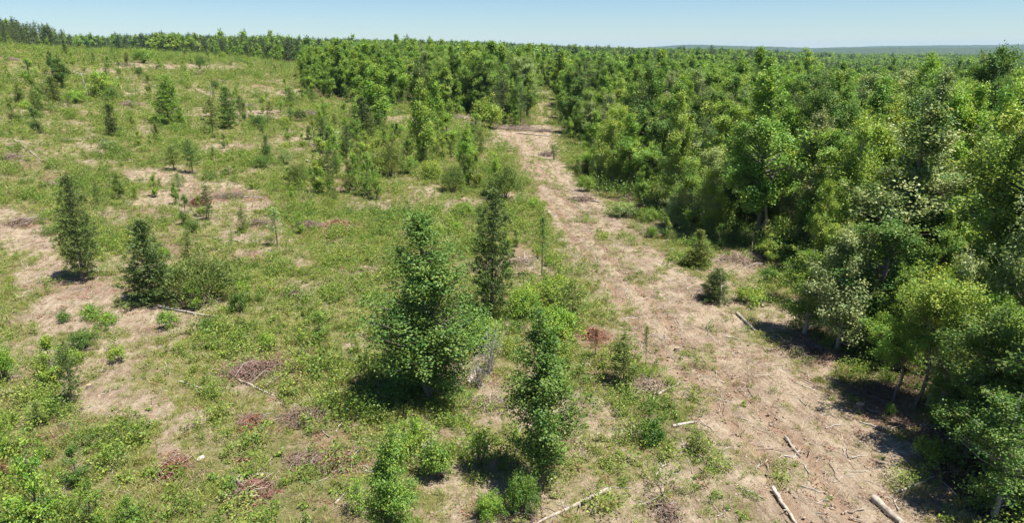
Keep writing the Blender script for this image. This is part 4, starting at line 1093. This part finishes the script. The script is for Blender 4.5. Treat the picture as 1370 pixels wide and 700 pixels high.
# ------------------------------------------------------------------ brush piles, logs, snags, stumps
def brush(seed, Lx, Ly, H, n, rt, mat, dead=0, mat2=None):
    """a sprawl of broken boughs, thick in the middle and thinning out, with dry needles caught in it"""
    rng = np.random.default_rng(seed); mb = MB()
    nk = int(rng.integers(3, 6)); kc = np.clip(rng.normal(0, .4, (nk, 2)), -.7, .7) * np.array([Lx, Ly]); ka = rng.uniform(0, 6.28, nk)
    for i in range(n):
        q = int(rng.integers(0, nk)); xy = kc[q] + rng.normal(0, .42, 2) * np.array([Lx, Ly]); rr_ = min(1.5, math.hypot(xy[0] / Lx, xy[1] / Ly))
        c = np.array([xy[0], xy[1], rng.uniform(0, max(.05, H * (1 - .6 * rr_))) + .02])
        a = ka[q] + rng.normal(0, .6); d = unit(np.array([math.cos(a), math.sin(a), rng.normal(.08, .25)]))
        ln = rng.uniform(.25, 1.0) ** 1.6 * min(2.6, .7 + Lx); p0, p1 = c - d * ln / 2, c + d * ln / 2
        p0[2], p1[2] = max(p0[2], .01), max(p1[2], .01)
        md = (p0 + p1) / 2 + rng.normal(0, .10 * ln, 3); md[2] = max(md[2], .02); r0 = rt * rng.uniform(.25, 1.3) ** 1.3
        m = 0 if rng.uniform() < .78 else 1
        mb.tube([p0, md, p1], [r0, r0 * .8, r0 * .3], 4, m=m)
        for s_ in range(int(rng.integers(0, 3))):
            f = rng.uniform(.2, .9); b0 = md * (1 - f) + p1 * f; e = b0 + unit(d + rng.normal(0, .6, 3)) * ln * .3; e[2] = max(e[2], .01)
            mb.tube([b0, e], [r0 * .5, r0 * .2], 3, m=m)
    if dead:
        dead = int(dead * 3.2); q = rng.integers(0, nk, dead); xy = kc[q] + rng.normal(0, .45, (dead, 2)) * np.array([Lx, Ly]); rr_ = np.minimum(1.3, np.hypot(xy[:, 0] / Lx, xy[:, 1] / Ly))
        c = np.column_stack([xy, H * np.maximum(.06, 1 - .7 * rr_) * rng.uniform(.2, 1.1, dead) + .03])
        d = unit(rng.normal(0, 1, (dead, 3)) * np.array([1, 1, .5])); nr_ = unit(rng.normal(0, .6, (dead, 3)) + np.array([0, 0, 1]))
        mb.leaves(c, d, nr_, .20 * rng.uniform(.6, 1.3, dead), .055, np.clip(rng.normal(.5, .25, dead), 0, 1), m=2)
    return mb.mesh('brush', [mat, mat2 or M_grey, M_red])


RED, BRN, TAN = (.27, .105, .055), (.20, .115, .075), (.33, .22, .145)
PILES = [  # u, v, width px, depth m, height m, colour, dead needles, label
    (452, 306, 50, 1.1, .9, (.30, .150, .085), 1300, 'rusty red brush heap in the grass, the brightest one'),
    (412, 304, 40, .9, .6, BRN, 250, 'brown grey brush heap touching the rusty red heap on its left'),
    (268, 274, 26, .9, 1.0, (.22, .065, .035), 600, 'dark red brush heap with a pale splinter standing in it'),
    (312, 264, 46, 1.0, .5, BRN, 250, 'flat brown brush heap right of the dark red one'),
    (344, 300, 36, .8, .45, BRN, 250, 'small brown brush heap left of the faint thin sapling'),
    (32, 300, 36, 1.0, .6, BRN, 350, 'brown brush heap alone on bare soil near the left edge'),
    (66, 250, 30, .9, .6, TAN, 200, 'reddish twiggy heap above the lone brown heap near the left edge'),
    (396, 396, 26, .6, .4, BRN, 220, 'little brown heap of needles in the middle grass'),
    (346, 498, 74, 1.0, .65, (.22, .12, .085), 900, 'largest brown brush heap, twiggy, in the near grass'),
    (402, 560, 54, .8, .4, BRN, 260, 'spread of brown broken branches below the largest brush heap'),
    (338, 566, 36, .6, .35, (.24, .10, .06), 260, 'small reddish heap left of the spread broken branches'),
    (232, 628, 38, .6, .4, (.22, .085, .05), 380, 'dark rusty heap with a green sprig on top in the near field'),
    (342, 654, 42, .6, .35, (.22, .10, .065), 300, 'reddish brown heap near a pale stone in the near weeds'),
    (455, 618, 50, .7, .35, (.26, .13, .08), 300, 'brown needle heap behind the glossy tree at the bottom edge'),
    (410, 620, 40, .6, .3, BRN, 220, 'flat brown litter heap among weeds left of the needle heap'),
    (884, 312, 48, 1.1, .7, TAN, 120, 'pile of pale fanned branches at the foot of the wood'),
    (793, 450, 32, .7, .6, (.27, .135, .08), 420, 'orange brown needle heap under the dead rusty sapling'),
    (872, 520, 44, .8, .4, TAN, 120, 'tangle of cut branches at the left rim of the lower track'),
    (700, 352, 34, .9, .4, TAN, 150, 'low tan slash heap left of the thin straight pine sapling'),
    (690, 174, 110, 1.4, .9, TAN, 150, 'long line of slash along the front of the middle stand'),
    (640, 168, 50, 1.4, 1.0, TAN, 120, 'grey slash heap before the middle stand'),
    (605, 158, 40, 1.4, .9, TAN, 120, 'slash heap behind the two narrow trees'),
    (737, 142, 22, 1.4, 1.0, BRN, 120, 'dark slash heap in the far end of the track'),
    (728, 176, 18, 1.2, .8, TAN, 80, 'small slash heap where the track enters the trees'),
    (730, 208, 20, 1.0, .8, TAN, 80, 'grey slash heap beside the slim olive bush'),
    (893, 688, 34, .8, .35, (.22, .13, .09), 120, 'brown root tangle in grass left of the pale log by the track'),
    (172, 140, 30, 1.4, .8, TAN, 160, 'grey brown slash heap under the broad bright clump'),
    (160, 88, 34, 1.6, 1.0, BRN, 160, 'brown slash heap on the top bare strip'),
    (216, 94, 40, 1.6, .9, BRN, 160, 'long slash heap right of the wide bush on the top bank'),
    (264, 99, 26, 1.6, 1.0, BRN, 120, 'slash heap below the dark bush on the top bank'),
    (326, 142, 26, 1.5, .7, BRN, 120, 'dark slash heap at the bare patch of the mid slope'),
    (412, 154, 22, 1.4, 1.0, BRN, 200, 'brown dead brush beside the dark dry shrub'),
    (14, 80, 16, 1.6, .7, BRN, 80, 'small dark slash heap on the topmost grass at the left'),
    (12, 212, 44, 1.2, .5, BRN, 200, 'brown slash at the left edge under pale sticks'),
    (780, 268, 30, 1.0, .6, (.26, .15, .11), 160, 'reddish slash heap in the shade of the wood edge by the upper track'),
    (1160, 520, 54, 1.0, .4, (.24, .12, .075), 350, 'reddish leaf heap on the bank before the shaded wood'),
    (1085, 470, 50, 1.0, .5, (.20, .11, .075), 260, 'brown twig heap at the mouth of the shaded wood'),
    (1246, 590, 44, .9, .5, (.24, .11, .065), 260, 'red brown root heap at the foot of the shaded bank'),
    (985, 350, 40, 1.2, .6, BRN, 160, 'brown twig heap by the dark hollow of the wood edge'),
    (575, 606, 26, .5, .45, (.20, .17, .16), 60, 'grey charred stump heap behind the glossy tree'),
    (655, 540, 60, .6, .3, BRN, 160, 'low twig litter by the bare white log'),
    (945, 395, 40, 1.0, .35, TAN, 160, 'flat twig litter at the foot of the pale dead pole'),
    (700, 690, 50, .6, .35, BRN, 200, 'dry brown litter at the right foot of the tall narrow tree'),
]
for i, (u, v, w, dp, h, col, dead, lab) in enumerate(PILES):
    p = P(u, v); hw = w / ppm(p) / 2
    o = single('brush_pile', brush(500 + i, hw * .95, dp * 1.05, h * (.75 if p[1] < 50 else .95), int(110 + 50 * hw), .013 if p[1] < 50 else .019 if p[1] < 90 else .034, M_twig, dead), (p[0], p[1], p[2]), lab, 'brush pile', color=tuple(np.array(col) * ((1, 1, 1) if 'brightest' in lab or 'orange' in lab else (.82, .98, 1.08))), rot=(0, 0, R.uniform(-.3, .3)))


def log_mesh(seed, L, r0, r1, mat, bend=.03, stubs=2, sides=9):
    rng = np.random.default_rng(seed); mb = MB(); n = 9; t = np.linspace(0, 1, n)
    pts = np.column_stack([t * L, np.cumsum(rng.normal(0, bend * L / 3, n)), np.abs(rng.normal(0, .2 * bend * L, n))])
    pts[:, 1] -= pts[0, 1]
    rad = r0 + (r1 - r0) * t + rng.normal(0, .04 * r0, n); pts[:, 2] += rad * .85
    mb.tube(pts, rad, sides, cap=1)
    for k in range(stubs):
        j = int(rng.integers(3, n - 1)); a = pts[j]; d = unit(np.array([.6, rng.choice([-1, 1]) * rng.uniform(.4, 1), rng.uniform(0, .8)]))
        mb.tube([a, a + d * r0 * 5], [rad[j] * .45, rad[j] * .2], 5)
    return mb.mesh('log', [mat, M_cut], True)


LOGS = [  # ends in the photo, radius at the butt m, material, label
    ((816, 658), (700, 704), .10, .035, M_log, .04, 3, 'long bleached log with a broken butt in the lower grass'),
    ((1034, 656), (1066, 704), .08, .05, M_log, .05, 1, 'pale thin log crossing the left rim of the lower track'),
    ((1168, 670), (1208, 706), .14, .115, M_log, .02, 1, 'thickest cut log lying on the bare lower track'),
    ((986, 421), (1012, 446), .10, .07, M_log, .015, 0, 'short pale log on the right side of the track'),
    ((626, 517), (644, 491), .14, .09, M_log, .04, 1, 'bare white log leaning out of a grey dead bush'),
    ((410, 216), (447, 225), .15, .08, M_log, .02, 0, 'pale log in the grass of the middle clearing'),
    ((212, 412), (288, 427), .09, .05, M_grey, .03, 2, 'thin grey log under the two cedars'),
    ((318, 508), (370, 531), .06, .03, M_log, .03, 2, 'long pale stick below the largest brown brush heap'),
    ((1050, 586), (1072, 613), .06, .03, M_grey, .03, 1, 'grey stick in the middle of the lower track'),
    ((862, 318), (884, 297), .10, .05, M_log, .03, 1, 'pale branch sticking out of the fanned branch pile'),
    ((766, 264), (802, 271), .10, .07, M_log, .02, 1, 'pale log at the wood edge by the upper track'),
    ((20, 188), (40, 203), .09, .05, M_log, .03, 1, 'pale stick on brown slash near the left edge'),
    ((40, 203), (54, 216), .08, .04, M_log, .03, 0, 'second pale stick, just below the pale stick on brown slash'),
    ((320, 264), (352, 264), .09, .05, M_grey, .03, 2, 'grey branch reaching right out of the flat brown heap'),
    ((312, 322), (330, 327), .07, .05, M_log, .02, 0, 'short pale branch left of the faint thin sapling'),
    ((240, 512), (285, 524), .05, .03, M_grey, .05, 2, 'crooked grey branch in the near bare soil'),
    ((1180, 575), (1150, 566), .06, .03, M_grey, .06, 1, 'dark bent branch lying near the shaded bank'),
    ((1066, 372), (1040, 366), .09, .06, M_grey, .02, 1, 'grey log in the shade before the wood hollow'),
    ((1012, 398), (1020, 412), .12, .08, M_log, .02, 0, 'short pale log between low yellow green bush and wood'),
    ((880, 530), (910, 512), .06, .03, M_log, .04, 2, 'pale cut branch at the left rim of the lower track'),
    ((886, 655), (904, 700), .06, .03, M_twig, .06, 2, 'brown curved root lying in the lower grass'),
    ((1205, 660), (1250, 640), .05, .03, M_grey, .05, 2, 'thin branch beside the thickest cut log'),
    ((900, 572), (930, 566), .07, .05, M_grey, .03, 1, 'grey branch behind the olive wispy shrub'),
    ((330, 640), (356, 634), .06, .04, M_log, .03, 1, 'pale stick behind the reddish brown heap in the near weeds'),
    ((448, 676), (462, 660), .05, .03, M_log, .02, 0, 'pale upright stick in near weeds left of the glossy tree'),
    ((1000, 336), (990, 350), .08, .05, M_log, .02, 0, 'thin pale branch in front of the dark hollow'),
    ((690, 178), (735, 182), .14, .08, M_log, .02, 1, 'pale log at the foot of the long slash line'),
]
for i, (a, b, r0, r1, mt, bend, st, lab) in enumerate(LOGS):
    pa, pb = P(*a), P(*b)
    L = math.dist(pa, pb)
    o = single('fallen_log', log_mesh(700 + i, L, r0, r1, mt, bend, st), pa, lab, 'log' if r0 >= .09 else 'branch', rot=(0, -math.asin(max(-1, min(1, (pb[2] - pa[2]) / L))), math.atan2(pb[1] - pa[1], pb[0] - pa[0])))
    if r0 < .09: o.name = 'fallen_branch'


def snag_mesh(seed, H, r, nb, mat, lean=.04):
    rng = np.random.default_rng(seed); mb = MB(); n = 7; t = np.linspace(0, 1, n)
    pts = np.column_stack([np.cumsum(rng.normal(lean * H / n, .012 * H, n)), np.cumsum(rng.normal(0, .012 * H, n)), t * H - .05]); pts[:, :2] -= pts[0, :2]
    mb.tube(pts, r * (1.15 - .75 * t), 7, cap=0)
    for k in range(nb):
        z = rng.uniform(.25, .97); c = np.array([np.interp(z, t, pts[:, q]) for q in range(3)])
        a = rng.uniform(0, 6.28); ln = H * rng.uniform(.08, .26) * (1.1 - z * .5)
        d = np.array([math.cos(a), math.sin(a), rng.uniform(.1, 1.1)])
        e = c + d * ln; m_ = (c + e) / 2 + rng.normal(0, .08 * ln, 3)
        mb.tube([c, m_, e], [r * .35, r * .22, r * .08], 4)
        for q in range(2):
            e2 = m_ + unit(d + rng.normal(0, .6, 3)) * ln * .5; mb.tube([m_, e2], [r * .16, r * .05], 3)
    return mb.mesh('snag', [mat], True)


for i, (u, vb, vt, r, nb, mt, ln, lab) in enumerate([
        (118, 131, 97, .16, 3, M_grey, -.10, 'leaning grey dead pole left of the broad bright leafy clump'),
        (283, 138, 110, .12, 4, M_log, .01, 'pale leafless snag on the slope'),
        (963, 407, 371, .09, 3, M_log, -.02, 'pale dead pole standing at the right rim of the track'),
        (1004, 346, 322, .07, 2, M_log, .03, 'thin white dead stem in the dark hollow of the wood edge'),
        (268, 270, 256, .10, 1, M_log, .08, 'pale splinter standing in the dark red brush heap'),
        (1094, 412, 376, .05, 6, M_grey, .10, 'bare grey dead branch at the wood corner'),
        (1240, 545, 505, .05, 8, M_grey, .06, 'bare dead twigs at the wood foot above the red bank')]):
    p = P(u, vb); single('dead_snag', snag_mesh(800 + i, height_to(p, vt), r, nb, mt, ln), p, lab, 'dead tree', rot=(0, 0, R.uniform(-.2, .2)))
for i, (u, vb, vt, w, lab) in enumerate([(655, 500, 424, 60, 'big pale grey leafless bush right of the biggest lone tree'),
                                         (1000, 322, 304, 34, 'grey leafless brush at the dark hollow of the wood edge'),
                                         (640, 520, 470, 40, 'smaller leafless grey bush behind the bare white log')]):
    p = P(u, vb); h = height_to(p, vt); hw = w / ppm(p) / 2; rng = np.random.default_rng(900 + i); mb = MB()
    for k in range(30):
        a, q = rng.uniform(0, 6.28), rng.uniform(.1, 1) ** .6
        e = np.array([math.cos(a) * hw * q, math.sin(a) * hw * q, h * rng.uniform(.5, 1.0) * (1.1 - .35 * q)]); m_ = e * np.array([.35, .35, .55])
        mb.tube([np.append(rng.normal(0, .06, 2), -.03), m_, e], [.020, .013, .005], 4)
        for s_ in range(3):
            f = rng.uniform(.2, .9); c = m_ * (1 - f) + e * f; mb.tube([c, c + unit(rng.normal(0, 1, 3) + np.array([0, 0, .8])) * rng.uniform(.2, .5)], [.008, .003], 3)
    single('dead_bush', mb.mesh('dead_bush', [M_grey]), p, lab, 'dead bush')


def stump_mesh(seed):
    rng = np.random.default_rng(seed); mb = MB(); a = np.arange(14) * 6.283 / 14; k = 1 + .14 * np.sin(3 * a + seed) + rng.normal(0, .05, 14)
    mb.tube([(0, 0, -.08), (0, 0, .05), (0, 0, .18), (0, 0, .36)], [.30, .24, .18, .17], 14, cap=1)
    return mb.mesh('stump', [M_bark, M_cut])


st0 = stump_mesh(3)
for (u, v, s, lab) in [(1150, 548, 1.0, 'stump on the red bank before the shaded wood'), (120, 520, .7, 'stump on the bare soil strip of the near left field'), (905, 470, .7, 'stump at the left part of the track beyond the airy young pine')]:
    p = P(u, v); single('tree_stump', st0, p, lab, 'stump', rot=(0, 0, R.uniform(0, 6)), scale=(s, s, s * .8))
# pale stones
def stone_mesh(seed):
    rng = np.random.default_rng(seed); mb = MB(); n1, n2 = 7, 11
    th = np.linspace(0, math.pi, n1)[:, None]; ph = (np.arange(n2) * 6.283 / n2)[None, :]
    v_ = np.stack([np.sin(th) * np.cos(ph), np.sin(th) * np.sin(ph), np.cos(th) + 0 * ph], -1).reshape(-1, 3)
    v_ *= (1 + .35 * (vnoise(v_[:, 0] * 1.7 + 9, v_[:, 1] * 1.7 + v_[:, 2] * 2.3 + seed, seed) - .5))[:, None] * np.array([.34, .24, .15])
    i_ = np.arange(n1 - 1)[:, None] * n2; j_ = np.arange(n2)[None, :]; k_ = (j_ + 1) % n2
    mb.add(v_, q=np.stack([i_ + j_, i_ + n2 + j_, i_ + n2 + k_, i_ + k_], -1).reshape(-1, 4))
    return mb.mesh('stone', [M_stone], True)


M_stone = bark_material('pale_stone', (0.27, 0.225, 0.175), (0.45, 0.39, 0.32), 7)
for i, (u, v, s, lab) in enumerate([(320, 643, 1.0, 'pale flat stone left of the reddish brown heap in the near weeds'), (268, 615, .6, 'pale stone on the bare spot right of the dark rusty heap'), (570, 612, .9, 'grey stone beside the charred stump heap')]):
    p = P(u, v); single('stone', stone_mesh(i), (p[0], p[1], p[2] + .04), lab, 'stone', rot=(0, 0, i), scale=(s, s, s))

# ------------------------------------------------------------------ air, sky, sun, camera
HAZE = 5.0e-5
hm, nt, nd, lk = new_mat('haze')
pv = nd.new('ShaderNodeVolumePrincipled'); pv.inputs['Color'].default_value = (.42, .68, 1, 1); pv.inputs['Density'].default_value = HAZE
lk.new(pv.outputs[0], nd.new('ShaderNodeOutputMaterial').inputs['Volume'])
b = MB(); x0, x1, y0, y1, z0, z1 = -9800, 9800, -300, 9800, -14, 95
b.add([(x0, y0, z0), (x1, y0, z0), (x1, y1, z0), (x0, y1, z0), (x0, y0, z1), (x1, y0, z1), (x1, y1, z1), (x0, y1, z1)], q=[(0, 3, 2, 1), (4, 5, 6, 7), (0, 1, 5, 4), (1, 2, 6, 5), (2, 3, 7, 6), (3, 0, 4, 7)])
haze = link(bpy.data.objects.new('haze', b.mesh('haze', [hm]))); haze['kind'] = 'stuff'; haze['label'] = 'thin summer haze over the far hills'

SUN = Vector((0.35, -0.17, 0.925)).normalized()
elev = math.asin(SUN.z); azim = math.atan2(SUN.x, SUN.y)
w = bpy.data.worlds.new('World'); scene.world = w; w.use_nodes = True
nt = w.node_tree; nt.nodes.clear()
sky = nt.nodes.new('ShaderNodeTexSky'); sky.sky_type = 'NISHITA'; sky.sun_disc = False; sky.sun_elevation = elev; sky.sun_rotation = azim
sky.air_density = 1.0; sky.dust_density = 0.0; sky.ozone_density = 4.0; sky.altitude = 200
bg = nt.nodes.new('ShaderNodeBackground'); bg.inputs[1].default_value = 0.06
tn = nt.nodes.new('ShaderNodeMix'); tn.data_type = 'RGBA'; tn.blend_type = 'MULTIPLY'; tn.inputs[0].default_value = 1; tn.inputs[7].default_value = (.72, .83, .95, 1)
nt.links.new(sky.outputs[0], tn.inputs[6]); nt.links.new(tn.outputs[2], bg.inputs[0]); ow = nt.nodes.new('ShaderNodeOutputWorld'); nt.links.new(bg.outputs[0], ow.inputs[0])
sl = bpy.data.lights.new('sun', 'SUN'); sl.energy = 5.0; sl.angle = math.radians(.53); sl.color = (1, .955, .88)
so = link(bpy.data.objects.new('sun', sl)); so.rotation_euler = SUN.to_track_quat('Z', 'Y').to_euler(); so.location = (60, -20, 120)

cam = bpy.data.cameras.new('camera'); cam.sensor_width = 36; cam.lens = 36 * F / 1370; cam.clip_start = .1; cam.clip_end = 30000
co = link(bpy.data.objects.new('camera', cam)); co.location = (0, 0, EYE); co.rotation_euler = (math.radians(90) - PITCH, 0, 0)
scene.camera = co
scene.view_settings.view_transform = 'Standard'; scene.view_settings.look = 'None'; scene.view_settings.exposure = 1.1; scene.view_settings.gamma = 1
scene.render.engine = 'CYCLES'
cy = scene.cycles
cy.max_bounces = 6; cy.diffuse_bounces = 4; cy.transmission_bounces = 4; cy.volume_bounces = 0; cy.glossy_bounces = 2
cy.use_denoising = True; cy.denoiser = 'OPENIMAGEDENOISE'; cy.denoising_input_passes = 'RGB_ALBEDO_NORMAL'
